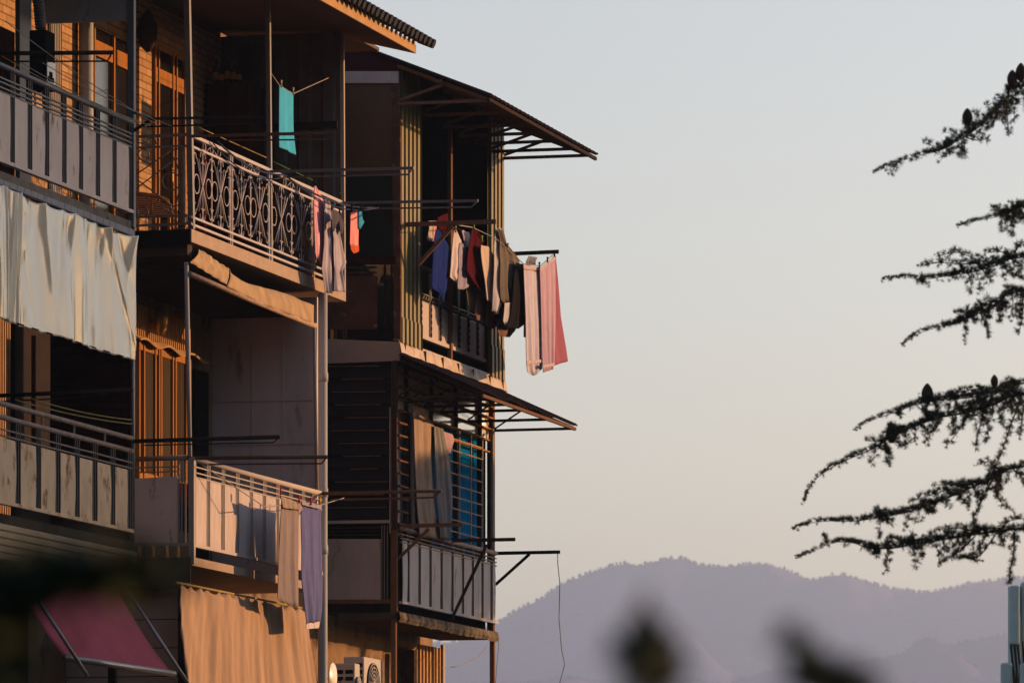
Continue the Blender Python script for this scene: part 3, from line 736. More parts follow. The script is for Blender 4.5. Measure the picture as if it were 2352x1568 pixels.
# upper middle balcony washing
G1 = "washing pegged out on the upper middle balcony"
k7 = lambda p, f: f(*p)
hang("towel", "bright teal towel hanging alone inside the upper middle balcony", "towel", "cloth_teal",
     [(z70(1225,1005), z70(1388,1105)), (z70(1222,1300), z70(1390,1320)), (z75(1222,60), z75(1394,90)), (z75(1224,262), z75(1422,352))], -.10, G1, amp=.012, nf=1)
hang("shirt", "plain pink shirt pegged by one corner at the balcony's ornamental railing", "shirt", "cloth_pink",
     [(z75(1640,700),z75(1652,715)), (z75(1634,800),z75(1715,830)), (z75(1632,920),z75(1745,900)), (z75(1640,1200),z75(1755,1200)), (z75(1655,1500),z75(1768,1500)), (z126(200,1270),z126(300,1300)), (z126(240,1320),z126(300,1378))], .18, G1, amp=.014, nf=1.5)
hang("trousers", "pale grey trousers beside the pink shirt, the left pair", "trousers", "cloth_grey",
     [(z126(280,560),z126(372,660)), (z126(285,800),z126(385,800)), (z126(285,1100),z126(395,1100)), (z126(255,1400),z126(405,1400)), ((748,672),(766,674))], .23, G1, amp=.022, nf=2)
hang("trousers", "long grey jersey trousers at the end of the row with a kinked knee", "trousers", "cloth_grey",
     [(z126(385,930),z126(470,780)), (z126(400,1050),z126(470,1000)), (z126(395,1200),z126(520,1200)), (z126(400,1330),z126(545,1325)), (z126(410,1420),z126(490,1430)), ((768,668),(792,671))], .28, G1, amp=.022, nf=2)
hang("underwear", "dark grey cropped top hanging over the grey trousers", "underwear", "cloth_darkgrey",
     [(z126(370,700),z126(450,730)), (z126(375,830),z126(470,800)), (z126(385,960),z126(395,955))], .33, G1, amp=.01, nf=1)
hang("underwear", "small dark grey garment just right of the cropped top", "underwear", "cloth_darkgrey",
     [(z126(460,750),z126(475,760)), (z126(465,870),z126(525,880)), (z126(475,960),z126(520,900)), (z126(490,1000),z126(500,990))], .33, G1, amp=.008, nf=1)
L = hang("leggings", "child's pink leggings with orange cuffs hanging at the line's end", "leggings", "cloth_salmon",
     [(z126(595,740),z126(685,710)), (z126(595,1000),z126(690,1000)), (z126(590,1110),z126(691,1100)), (z126(620,1140),z126(692,1150))], .36, G1, amp=.015, nf=1)
cf = cloth_mb([(z126(590,1110),z126(690,1120)), (z126(600,1170),z126(693,1170)), (z126(630,1215),z126(690,1195))], .365, amp=.006, nf=1).build("cuff", MATS["cloth_orange"], L, smooth=True, solid=.006)
hang("underwear", "small aqua swim bottoms beside the pink leggings", "underwear", "cloth_aqua",
     [(z126(688,712),z126(722,705)), (z126(690,800),z126(735,800)), (z126(692,870),z126(757,850)), (z126(695,930),z126(712,925))], .38, G1, amp=.008, nf=1)

# lower middle balcony towels
G2 = "towels pegged below the lower middle balcony railing"
T1 = hang("towel", "long brown grey towel folded over the line, left of the blue one", "towel", "cloth_brown",
     [(z517(1640,740),z517(1825,830)), (z517(1625,1000),z517(1815,1000)), (z517(1610,1300),z517(1815,1300)), (z1020(225,500),z1020(378,500)), (z1020(222,770),z1020(380,780)), (z1020(250,800),z1020(382,848))], .42, G2, amp=.02, nf=2)
cloth_mb([(z517(1625,738),z517(1835,818)), (z517(1640,800),z517(1850,860)), (z517(1650,862),z517(1855,888))], .46, amp=.01, nf=4).build("fold_over", MATS["cloth_beige"], T1, smooth=True, solid=.006)
T2 = hang("towel", "long dusty blue towel with a white hem beside the drain pipe", "towel", "cloth_lilacblue",
     [(z517(1840,800),z517(2050,850)), (z517(1838,1000),z517(2042,1000)), (z517(1845,1300),z517(2050,1300)), (z1020(400,600),z1020(562,600)), (z1020(425,850),z1020(560,850)), (z1020(438,970),z1020(548,950))], .44, G2, amp=.02, nf=2)
cloth_mb([(z1020(438,965),z1020(548,948)), (z1020(440,1008),z1020(540,1000))], .445, amp=.008, nf=2).build("hem", MATS["cloth_white"], T2, smooth=True, solid=.006)
cloth_mb([(z517(1845,800),z517(2050,840)), (z517(1850,830),z517(2052,880))], .475, amp=.008, nf=3).build("fold_over", MATS["cloth_lilac"], T2, smooth=True, solid=.006)

# washing of the right bay
G3 = "washing on the lines in front of the green ribbed bay"
def H3(name, label, cat, mat, rows, w, **k): return hang(name, label, cat, "cloth_" + mat, rows, w, G3, zf=z168, wide=0 if "curtain" in cat else .15, **k)
H3("shirt", "dark royal blue shirt hanging nearest the left ribbed cladding", "shirt", "blue", [((312,250),(328,250)), ((306,330),(390,370)), ((300,430),(405,410)), ((290,600),(395,600)), ((285,755),(385,765)), ((340,790),(382,800)), ((362,868),(372,865))], -.42, amp=.014, nf=1.5)
H3("baby_clothes", "tiny cream baby vests pegged behind the blue shirt", "baby clothes", "cream", [((250,180),(290,178)), ((255,240),(295,240)), ((240,330),(300,330)), ((245,350),(280,352))], -.56, amp=.012, nf=2)
H3("baby_clothes", "tiny blush pink baby vest right of the cream vests", "baby clothes", "blush", [((290,180),(308,178)), ((285,260),(308,260)), ((282,345),(306,340))], -.55, amp=.008, nf=1)
H3("baby_clothes", "small dark red strappy garment on the upper line by the pole", "baby clothes", "maroon", [((330,150),(398,110)), ((335,220),(400,200)), ((365,300),(385,290))], -.55, amp=.012, nf=3)
H3("shirt", "white short sleeved shirt right of the blue shirt", "shirt", "white", [((462,258),(482,262)), ((455,400),(515,350)), ((445,540),(515,540)), ((432,660),(492,600)), ((470,690),(495,690))], -.38, amp=.018, nf=1.5)
H3("shirt", "pale lilac shirt between the white and maroon shirts", "shirt", "lilac", [((516,365),(532,370)), ((512,450),(590,470)), ((514,600),(586,620)), ((500,745),(575,745)), ((497,762),(532,765))], -.36, amp=.018, nf=2)
H3("baby_clothes", "small rose baby top pegged high behind the lilac shirt", "baby clothes", "rose", [((525,262),(545,258)), ((540,330),(560,330)), ((552,390),(568,388))], -.5, amp=.008, nf=1)
H3("baby_clothes", "small pale grey baby top pegged high beside the rose one", "baby clothes", "palegrey", [((558,270),(585,275)), ((560,340),(605,340)), ((565,400),(600,410))], -.5, amp=.01, nf=1)
H3("underwear", "small black garment pegged on the line above the lilac shirt", "underwear", "black", [((495,235),(520,250)), ((510,310),(535,310)), ((530,390),(545,380))], -.48, amp=.006, nf=1)
H3("shirt", "maroon long sleeved shirt pegged with green pegs", "shirt", "maroon", [((620,232),(642,240)), ((608,330),(695,340)), ((590,470),(705,450)), ((584,600),(738,640)), ((610,655),(738,690)), ((665,745),(738,750)), ((690,772),(728,770))], -.30, amp=.022, nf=2)
H3("trousers", "off white trousers catching the orange sun beside the maroon shirt", "trousers", "cream", [((700,385),(750,400)), ((702,440),(785,470)), ((712,560),(785,590)), ((735,720),(790,740)), ((750,860),(788,865))], -.22, amp=.018, nf=1)
H3("shirt", "tan shirt hanging below the maroon shirt", "shirt", "tan", [((598,640),(660,645)), ((580,760),(668,770)), ((590,860),(672,860)), ((600,920),(640,900)), ((622,958),(638,950))], -.42, amp=.018, nf=1.5)
H3("trousers", "small mauve trousers hanging low right of the tan shirt", "trousers", "mauve", [((668,765),(722,765)), ((660,860),(722,870)), ((650,960),(718,960)), ((662,1030),(700,1025))], -.36, amp=.014, nf=1)
H3("sweater", "pale grey sweatshirt with one sleeve hanging down", "sweater", "palegrey", [((822,242),(860,238)), ((812,400),(870,340)), ((810,520),(850,520)), ((812,640),(885,660)), ((805,800),(872,790)), ((800,900),(855,900)), ((795,945),(832,978))], -.16, amp=.022, nf=1.5)
H3("sweater", "olive grey hooded top bunched over the line", "sweater", "olive", [((838,240),(880,262)), ((862,330),(905,370)), ((872,430),(1000,510)), ((880,560),(998,600)), ((872,740),(975,740)), ((880,850),(1002,850)), ((905,886),(960,880))], -.12, amp=.03, nf=2.5)
H3("trousers", "mauve brown trousers low behind the pale grey sleeve", "trousers", "mauve", [((752,870),(822,870)), ((748,1000),(820,1000)), ((752,1085),(798,1090)), ((775,1100),(790,1098))], -.30, amp=.014, nf=1)
H3("skirt", "dark wine red skirt hanging behind the sleeves", "skirt", "maroon", [((858,870),(895,870)), ((825,980),(930,980)), ((802,1085),(910,1088))], -.22, amp=.02, nf=2)
H3("sweater", "white sleeve of a light jersey hanging under the hooded top", "sweater", "palegrey", [((905,880),(972,872)), ((902,960),(970,960)), ((890,1035),(940,1050)), ((908,1075),(925,1072))], -.08, amp=.014, nf=1)
H3("cloth", "brown mauve cloth hanging lowest beneath the black trousers", "cloth", "mauve", [((850,1040),(975,1070)), ((850,1105),(970,1110)), ((862,1165),(928,1172))], -.2, amp=.016, nf=1.5)
H3("trousers", "black trousers beside the pale pink net curtain", "trousers", "black", [((1000,535),(1050,550)), ((988,640),(1058,640)), ((978,820),(1075,830)), ((965,960),(1072,960)), ((945,1060),(1062,1050)), ((920,1090),(1000,1100))], -.05, amp=.02, nf=2)
H3("cloth", "narrow brown cloth strip showing behind the pale pink curtain", "cloth", "mauve", [((1058,800),(1072,800)), ((1062,1000),(1075,1000)), ((1060,1172),(1072,1174))], -.12, amp=.006, nf=1)
H3("socks", "blue grey bundle of socks on the line above the pale curtain", "socks", "steel", [((1110,478),(1165,490)), ((1090,520),(1150,525)), ((1085,558),(1150,560))], -.08, amp=.02, nf=3)
C1 = H3("net_curtain", "pale pink net curtain with a gathered hem, left of the rose one", "curtain", "palepink", [((1055,555),(1200,578)), ((1060,700),(1198,690)), ((1075,1000),(1205,1000)), ((1080,1380),(1213,1365)), ((1088,1468),(1216,1440)), ((1138,1502),(1165,1490))], .02, amp=.014, nf=2, nc=46, ripple=.5)
C2 = H3("net_curtain", "rose net curtain pegged at the end of the beam", "curtain", "rose", [((1195,585),(1325,482)), ((1200,700),(1328,680)), ((1208,1000),(1328,990)), ((1218,1400),(1320,1385)), ((1222,1475),(1312,1445))], .06, amp=.014, nf=2.5, nc=46, ripple=.5)
def band(par, rows, w):
    cloth_mb([(z168(*l), z168(*r)) for l, r in rows], w, amp=.008, nf=4, nr=6).build("hem", MATS["cloth_hem"], par, smooth=True, solid=.006)
band(C1, [((1080,1376),(1214,1362)), ((1083,1406),(1215,1390))], .045); band(C2, [((1219,1410),(1321,1390)), ((1221,1440),(1319,1420))], .085)
band(C1, [((1055,552),(1201,576)), ((1057,590),(1200,606))], .04); band(C2, [((1195,583),(1326,480)), ((1198,612),(1326,515))], .08)
H3("shirt", "pale grey vest hanging low between the tan shirt and the sweatshirt", "shirt", "palegrey", [((735,560),(790,570)), ((728,680),(800,690)), ((735,790),(795,800)), ((745,860),(790,858))], -.40, amp=.016, nf=1.5)
H3("cloth", "small white cloth squeezed between the off white trousers and the pale sweatshirt", "cloth", "white", [((788,555),(816,552)), ((790,600),(814,598)), ((792,650),(812,648))], -.26, amp=.01, nf=1)
H3("cloth", "deep pink cloth flaring out behind the rose curtain", "cloth", "deeppink", [((1310,486),(1328,480)), ((1310,700),(1346,690)), ((1305,1000),(1366,1000)), ((1300,1250),(1400,1240)), ((1300,1425),(1419,1380))], .03, amp=.01, nf=1)

# big sheets
def sheet_thing(name, label, cat, mat, rows, **k): 
    mb = cloth_mb(rows, k.pop("w"), **k); o = mb.build(name, MATS[mat], smooth=True, solid=.008); return tag(o, label, cat)
# white plastic sheet with deep folds hanging from the left upper slab
rnd = random.Random(5); gr = []; NR, NC = 70, 320
uL, uR = uP(-30, .02), uP(301, .02)
hooks = [.0, .07, .12, .20, .30, .38, .50, .57, .66, .74, .83, .91, 1.0]
creases = []
for h_ in hooks:
    for _ in range(2):
        creases.append((h_, rnd.uniform(-.16, .20), rnd.choice((-1, 1, 1)) * rnd.uniform(.010, .026), rnd.uniform(.010, .034), rnd.uniform(.3, 1.3), 0))
for _ in range(12): creases.append((rnd.uniform(0, 1), rnd.uniform(-.06, .10), rnd.choice((-1, 1)) * rnd.uniform(.004, .013), rnd.uniform(.008, .03), rnd.uniform(.4, 1.0), 1))
for c in ((.085,.01,.05,.010,2,0),(.115,.005,-.035,.014,2,0),(.16,-.01,.055,.010,2,0),(.20,.0,.05,.012,2,0)): creases.append(c)
for i in range(NR):
    t = i/(NR-1); row = []
    for j in range(NC):
        s = j/(NC-1); u = uL + (uR-uL)*s
        k = max(q for q in range(len(hooks)) if hooks[q] <= s); k = min(k, len(hooks)-2)
        f = (s-hooks[k])/(hooks[k+1]-hooks[k]); gap = hooks[k+1]-hooks[k]
        scal = .3*gap*4*f*(1-f)
        o = .03*math.sin(2*s*6.28+1.2*t+.6) + .012*math.sin(5.3*s*6.28-1.7*t)
        o += .016*math.sin(6.28*8.3*s - 2.2*t + 2*math.sin(3*s)) * (.5 + .5*math.sin(11*s + 1.5*t))
        for c, sl, am, wd_, ln_, bot in creases:
            d_ = abs(s - (c + sl*t)); tt = (1-t) if bot else t
            if d_ < wd_*5: o += am*math.exp(-(d_/wd_)**1.25)*max(0, min(1, (ln_-tt)/ln_*1.6))
        o += -.025*math.exp(-((f-.5)/.22)**2)*math.exp(-((t-.16)/.13)**2)*(gap/.08) * (1 if k % 3 == 0 else .3)
        zt, zb = 7.50 - scal*.75, 6.185 + .012*abs(math.sin(math.pi*s*14))
        row.append((.035 + o, u, zt + (zb-zt)*t))
    gr.append(row)
ws = MB().grid(gr).build("plastic_sheet", MATS["white_sheeting"], smooth=True, solid=.004)
tag(ws, "glossy white plastic sheet hung with deep folds across the left balcony opening", "tarpaulin")
MB().tube([(.03, uL, 7.515), (.03, uR, 7.50)], .008, 6).build("wire", MATS["grey_metal"], ws)
for k in range(9):
    s = .1 + .1*k; u = uL + (uR-uL)*s; MB().bar((.05, u-.09, 6.20), (.05, u+.09, 6.20), .012).build("hem_stitch", MATS["dark_metal"], ws)
# orange canvas sheet below the middle balcony
gr = []; 
for i in range(40):
    t = i/39; row = []; y0 = zP(405, 1336, 0); 
    zt = y0 + .0; z = 3.93 - t*2.0
    for j in range(110):
        s = j/109; uE = uP(693, 0); u = uP(404, 0) + (uE - uP(404,0))*s
        fan = s + .16*t*(1-s)
        f_ = lambda q: 1-abs(math.sin(q))
        w = .02 + .34*t*(.35+.65*s) + (.025+.035*t)*f_(3.1416*(10*fan+.2)) + .020*f_(3.1416*(6.3*fan+.35*t)) - .03*math.exp(-((fan-.17-.15*t)/.05)**2) + .012*math.sin(6.283*(2.3*s+.5*t)) + .007*math.sin(6.283*(27*fan+1.1*t)+3*math.sin(5*t)) + .012*math.sin(50*s)*(1-t)**2
        row.append((w, u - .12*t*(1-s)*0, z + .02*math.sin(6.283*14*s)*(1-t)**4))
    gr.append(row)
cs = MB().grid(gr).build("canvas_sheet", MATS["canvas_orange"], smooth=True, solid=.006)
tag(cs, "large tan canvas sheet laced under the middle balcony and belling outward", "awning sheet")
b = MB(); b.tube([(0, uP(404,0), 3.97), (0, uP(693,0), 3.965)], .012, 6); b.build("cord", MATS["rope_yellow"], cs)
# rolled awning strip over the lower middle balcony
A1 = thing("rolled_awning", "worn tan canvas awning strip with a rusty roller under the upper slab", "awning", P(436, 629, .02))
MB().tube([P(436,629,.02), P(580,691,.02), P(724,748,.02)], .03, 12).build("roller", MATS["rail_metal"], A1, smooth=True)
def strip(tops, bots, seed):
    gr = []; n = 40
    def samp(pts, s):
        x = pts[0][0] + (pts[-1][0]-pts[0][0])*s
        for a, b in zip(pts, pts[1:]):
            if a[0] <= x <= b[0] + 1e-6: t = (x-a[0])/(b[0]-a[0]); return (x, a[1]+(b[1]-a[1])*t)
        return pts[-1]
    for i in range(8):
        t = i/7; row = []
        for j in range(n):
            s = j/(n-1); a = P(*z510(*samp(tops, s)), -.02); b = P(*z510(*samp(bots, s)), .05); p = lerp(a, b, t)
            row.append((p[0] + .018*math.sin(math.pi*t)*(1+math.sin(9*s+seed)) + .008*math.sin(30*s+seed*2+2*t), p[1], p[2]))
        gr.append(row)
    return MB().grid(gr)
strip([(860,-10),(960,40),(1090,140),(1215,215)], [(765,145),(900,225),(1050,320),(1187,405)], 1).build("canvas", MATS["canvas_tan"], A1, smooth=True, solid=.006)
strip([(1228,215),(1255,275),(1360,360),(1500,410),(1700,460),(1900,515),(2050,580),(2215,650)], [(1192,430),(1350,500),(1550,600),(1750,690),(1950,765),(2225,868)], 2).build("canvas", MATS["canvas_tan"], A1, smooth=True, solid=.006)
# red awning at the lower left
uA = A_END - .1
e1 = Q(395, 1546, uA); t1 = Q(262, 1343, uA); wE = e1[0]
e0 = P(150, 1512, wE); e0 = (wE, e0[1], e1[2]); t0 = (t1[0], e0[1], t1[2])
A2 = thing("awning", "faded crimson fabric awning sloping out from the lowest left balcony", "awning", t1)
gr = [[lerp(lerp(t0, t1, j/20), lerp(e0, e1, j/20), i/14) for j in range(21)] for i in range(15)]
gr = [[(p[0], p[1], p[2] - .05*math.sin(math.pi*i/14) - .03*math.sin(math.pi*j/20)*math.sin(math.pi*i/14) + .006*math.sin(j*1.3+i*.4)) for j, p in enumerate(r)] for i, r in enumerate(gr)]
MB().grid(gr).build("fabric", MATS["awning_red"], A2, smooth=True, solid=.006)
MB().tube([e0, lerp(e0, e1, .5), (e1[0], e1[1]+.05, e1[2])], .034, 12).build("front_bar", MATS["steel_pipe"], A2, smooth=True)
for p, q in ((t0, e0), (t1, e1)):
    d_ = [q[i]-p[i] for i in range(3)]; dz = .05
    MB().tube([(p[0]+.06, p[1]+.04, p[2]+dz), (q[0]+d_[0]*.25+.06, q[1]+.04, q[2]+d_[2]*.25+dz)], .02, 8).build("arm", MATS["steel_pipe"], A2, smooth=True)
# lower awning of the right bay
A3 = thing("metal_awning", "rusty framed corrugated awning over the glazed window of the right bay", "awning", P(920,818,WC))
tA = zP(921, 816, WC+.04); wT = Q(1107, 908, UC)[0]; zT = Q(1107, 908, UC)[2]; uF = P(1321, 988, wT)[1]
rows = []
for i in range(9):
    t = i/8; rows.append([(WC+.05 + (wT-WC-.03)*t, UC-.1 + (uF-UC+.15)*j/120, tA + (zT+.05-tA)*t + (.016 if j % 4 in (1,2) else 0) + .012*math.sin(j*.21)*t) for j in range(121)])
MB().grid(rows).build("sheet", MATS["roof_sheet"], A3, solid=.02)
MB().bar((wT, UC, zT), (wT, uF, zT), .035, .04).build("front_bar", MATS["rusty_metal"], A3)
for x in (909, 938, 974, 1011, 1073, 1134):
    u = max(UC, uP(x, WC)); b = MB(); b.bar((WC, u, zT), (wT, u, zT), .035, .035); b.bar((WC+.03, u, tA-.06), (wT, u, zT+.01), .03, .035)
    b.bar((WC+.01, u, zT+.02), (WC+.45, u, zT+.3), .02, .02)
    b.build("bracket", MATS["dark_metal"], A3)

# curtains in the window of the right bay
hang("window_curtain", "beige canvas curtain hanging outside the glazed bay", "curtain", "cloth_beige",
     [((950,942),(996,974)), ((953,1060),(996,1050)), ((958,1180),(1000,1180)), ((962,1232),(1020,1238))], WC+.10, "curtains hanging outside the glazed bay", amp=.03, nf=2, nc=40)
hang("window_curtain", "grey gathered curtain beside the beige one and the blue panes", "curtain", "cloth_steel",
     [((996,977),(1018,985)), ((998,1050),(1035,1060)), ((1003,1150),(1040,1150)), ((1012,1236),(1034,1240))], WC+.13, "curtains hanging outside the glazed bay", amp=.03, nf=2.5, nc=40)
hang("towel", "small pink cloth hung over the grille in front of the blue panes", "towel", "cloth_rose",
     [((1018,990),(1040,998)), ((1022,1015),(1043,1012)), ((1026,1040),(1034,1042))], WC+.07, amp=.012, nf=1)

# ------------------------------------------------------------------ drying racks (arms standing out from the railings)
GR = "drying arms standing out from the balconies"
def rack(label, a, b, c, d_, r1, r2, mat, u, square=False, plate=False):
    """a to b: the arm, c to d_: the thin rod under it with its bent end; picture points on the plane u"""
    p, q, s, e = Q(*a, u), Q(*b, u), Q(*c, u), Q(*d_, u)
    t = thing("drying_rack", label, "drying rack", p, GR)
    if square: MB().bar(p, q, r1*1.7, r1*2).build("arm", MATS[mat], t)
    else: MB().tube([p, lerp(p, q, .5), q], r1, 10).build("arm", MATS[mat], t, smooth=True)
    k = [s, lerp(s, e, .93), e, lerp(e, q, .5), (q[0]-.01, q[1], q[2])]
    MB().tube(k, r2, 8).build("rod", MATS[mat], t, smooth=True)
    return t
uA_ = A_END
rack("dark arm crossing the black water heater on the upper left balcony", (-60,124), (259,121), (-60,142), (246,141), .022, .009, "dark_metal", -4.2)
rack("dark arm fixed at the right end of the upper left railing", (342,273), (608,269), (338,291), (590,284), .013, .010, "dark_metal", A_END, True)
b = MB(); b.bar(Q(303,256,A_END), Q(344,273,A_END), .025, .03); b.bar(Q(303,303,A_END), Q(344,277,A_END), .025, .03); b.build("bracket", MATS["dark_metal"], bpy.data.objects["drying_rack.001"])
rack("grey arm at the near corner of the ornamental railing", (440,313), (770,305), (520,322), (757,321), .016, .009, "rusty_metal", .03, True)
rack("grey arm at the second pole of the ornamental railing", (621,394), (950,386), (650,407), (936,401), .015, .010, "grey_metal", 2.80, True)
rack("longest grey arm reaching across the green ribbed cladding", (789,466), (1098,461), (860,479), (1082,476), .015, .010, "grey_metal", 5.60, True)
rack("thick black arm with a narrow rod at the lower left railing's end", (308,1013), (642,1003), (330,1022), (628,1016), .022, .007, "dark_metal", A_END)
rack("rusty tubular arm at the near corner of the lower middle balcony", (437,1052), (752,1049), (480,1066), (738,1064), .021, .009, "rusty_metal", .03)
rack("rusty arm crossing the drain pipe and the dark louvres", (729,1133), (1014,1127), (760,1147), (996,1142), .02, .011, "rusty_metal", 4.72)
rack("dark arm over the dark opening of the lower left balcony", (-40,910), (304,895), (-40,924), (160,914), .022, .008, "dark_metal", -2.6)
def beam_rack(label, a, b, c, d_, u, mat, s=.05):
    t = thing("drying_beam", label, "drying beam", Q(*a, u), "single braced beams on the right bay")
    MB().bar(Q(*a,u), Q(*b,u), s*.8, s).build("arm", MATS[mat], t)
    MB().bar(Q(*c,u), Q(*d_,u), s*.7, s*.8).build("brace", MATS[mat], t)
beam_rack("rusty braced beam above the blue and white shirts", (928,516), (1139,509), (962,606), (1040,520), 10.75, "rusty_metal", .055)
beam_rack("short dark beam end carrying the rose net curtain", (1150,584), (1283,578), (1168,612), (1186,588), 15.3, "dark_metal", .05)
beam_rack("rusty braced beam at the near corner of the lowest right railing", (911,1208), (1063,1204), (913,1284), (985,1214), 10.55, "rusty_metal", .045)
beam_rack("dark braced beam standing out from the middle of the lowest right railing", (1030,1241), (1183,1238), (1036,1424), (1118,1250), uP(1030, WC), "dark_metal", .045)
beam_rack("black braced beam at the far corner with a cord hanging from its tip", (1135,1270), (1286,1267), (1138,1342), (1216,1272), 15.5, "black_metal", .045)

# ------------------------------------------------------------------ lines, cords and pegs
def cord(label, pts, r, mat, cat="clothes line", name="clothes_line", sag=0):
    mb = MB(); path = []
    for a, b in zip(pts, pts[1:]):
        for i in range(8): 
            q = lerp(a, b, i/8); path.append((q[0], q[1], q[2] - sag*4*(i/8)*(1-i/8)))
    path.append(pts[-1]); mb.tube(path, r, 5); return tag(mb.build(name, MATS[mat], smooth=True), label, cat)
for k, (a, b) in enumerate((((60,250),(1900,1500)), ((250,740),(1760,1480)), ((500,740),(2030,1490)), ((20,660),(1650,1450)))):
    cord(("pale washing line nearest the upper left top rail", "second pale washing line over the upper left rail", "highest pale washing line running to the dark arm", "yellowish washing line behind the upper left rail")[k],
         [P(*z00(*a), (.05,.1,.2,-.1)[k]), P(*z00(*b), (.3,.35,.45,.2)[k])], .0045, "rope_grey" if k < 3 else "rope_yellow", sag=.04)
cord("blue grey bundle of lines looped between the ornamental railing's arms", [P(500,325,.08), Q(652,402,2.8), Q(860,478,5.6)], .012, "rope_blue", sag=.10)
cord("slack dark blue line below the bundled lines", [P(490,330,.14), Q(660,405,2.8), Q(870,477,5.6)], .007, "rope_blue", sag=.16)
cord("thin yellow line slanting behind the ornamental railing", [P(*z75(280,30), -.3), P(*z75(1130,410), -.3)], .005, "rope_yellow")
cord("thin green line in front of the dark partition", [P(*z75(1140,425), -.3), P(*z75(1950,805), -.3)], .005, "rope_green")
cord("grey line the teal towel is pegged to", [P(*z70(1120,850), -.06), P(*z70(1230,1008), -.10), P(*z70(1388,1105), -.10), Q(*z70(1810,915), 5.55)], .006, "rope_grey")
cord("line the two long towels are pegged to", [Q(462,1066,.03), P(*z517(1460,852), .42), P(*z517(1640,835), .43), P(*z517(1830,800), .44), P(*z517(2050,830), .46), Q(790,1143,4.72)], .006, "rope_grey")
cord("yellowish line above the lower left top rail", [P(*z015(380,280), -.15), P(*z015(1575,528), .0)], .007, "rope_yellow", sag=.03)
cord("second yellowish line just under the first on the lower left balcony", [P(*z015(180,290), -.1), P(*z015(1585,578), .0)], .007, "rope_yellow", sag=.03)
cord("line carrying the washing in front of the right bay", [Q(1052,517,10.75), P(*z168(620,235),-.30), P(*z168(820,330),-.15), P(*z168(1055,545),0), P(*z168(1200,565),.05), Q(1274,582,15.3)], .007, "rope_grey")
cord("thin cord dangling from the black beam's tip before the hills", [Q(1281,1270,15.5), Q(1281,1292,15.5), Q(1286,1340,15.5), Q(1284,1420,15.5), Q(1290,1490,15.5), Q(1297,1525,15.5), Q(1285,1570,15.5)], .006, "rope_grey", "cord", "cord")
cord("thin cable sagging below the lowest right slab", [P(*z1020(1875,1130), WC), P(*z1020(1780,1230), WC), P(*z1020(1640,1300), WC), P(*z1020(1500,1315), WC)], .005, "rope_grey", "cable", "cable")
cord("thin cable hanging from the slab's far corner", [P(*z1020(1935,1035), WC+.05), P(*z1020(1952,1130), WC+.05), P(*z1020(1935,1300), WC+.05), P(*z1020(1925,1440), WC+.05)], .005, "rope_grey", "cable", "cable")
cord("loose wire curling on the grey side panel", [Q(*z1020(675,300), UC-.03), Q(*z1020(705,385), UC-.03), Q(*z1020(650,440), UC-.03), Q(*z1020(650,540), UC-.03), Q(*z1020(615,590), UC-.03)], .006, "rope_yellow", "wire", "wire")
def peg(label, p, c):
    b = MB(); b.bar((p[0], p[1], p[2]-.03), (p[0]+.01, p[1]+.012, p[2]+.055), .014); b.bar((p[0]+.012, p[1], p[2]-.03), (p[0]+.004, p[1]-.012, p[2]+.055), .014)
    tag(b.build("clothes_peg", MATS[c]), label, "clothes peg", "clothes pegs")
M("peg_red", (.55,.03,.06), .5); M("peg_yellow", (.6,.36,.02), .5); M("peg_black", (.02,.02,.025), .5); M("peg_green", (.25,.5,.1), .5); M("peg_grey", (.35,.33,.34), .5)
for lb, f, x, y, w, c in (
    ("red clothes peg at the left corner of the brown towel", z517, 1622, 700, .46, "peg_red"), ("red clothes peg between the two long towels", z517, 1815, 785, .47, "peg_red"),
    ("red clothes peg in the middle of the blue towel", z517, 1938, 805, .48, "peg_red"), ("yellow clothes peg at the right corner of the blue towel", z517, 2032, 800, .48, "peg_yellow"),
    ("black clothes peg at the pink shirt's corner", z75, 1642, 685, .2, "peg_black"), ("black clothes peg left of the dark cropped top", z126, 368, 670, .3, "peg_black"),
    ("black clothes peg right of the dark cropped top", z126, 458, 720, .32, "peg_black"), ("black clothes peg on the pink leggings", z126, 605, 700, .38, "peg_black"),
    ("black clothes peg on the aqua swim bottoms", z126, 712, 690, .4, "peg_black"), ("pale clothes peg at the teal towel's left corner", z70, 1243, 1000, -.1, "peg_grey"),
    ("pale clothes peg at the teal towel's right corner", z70, 1383, 1085, -.1, "peg_grey"), ("green clothes peg at the top of the maroon shirt", z168, 628, 228, -.28, "peg_green"),
    ("green clothes peg by the off white trousers", z168, 697, 338, -.24, "peg_green"), ("dark clothes peg at the rose curtain's right corner", z168, 1318, 468, .07, "peg_black"),
    ("dark clothes peg on the rose curtain's top edge", z168, 1258, 522, .07, "peg_black"), ("dark clothes peg between the two net curtains", z168, 1188, 566, .06, "peg_black"),
    ("grey clothes peg on the white shirt", z168, 472, 258, -.36, "peg_grey"), ("grey clothes peg on the olive hooded top", z168, 920, 405, -.1, "peg_grey")):
    peg(lb, P(*f(x, y), w), c)

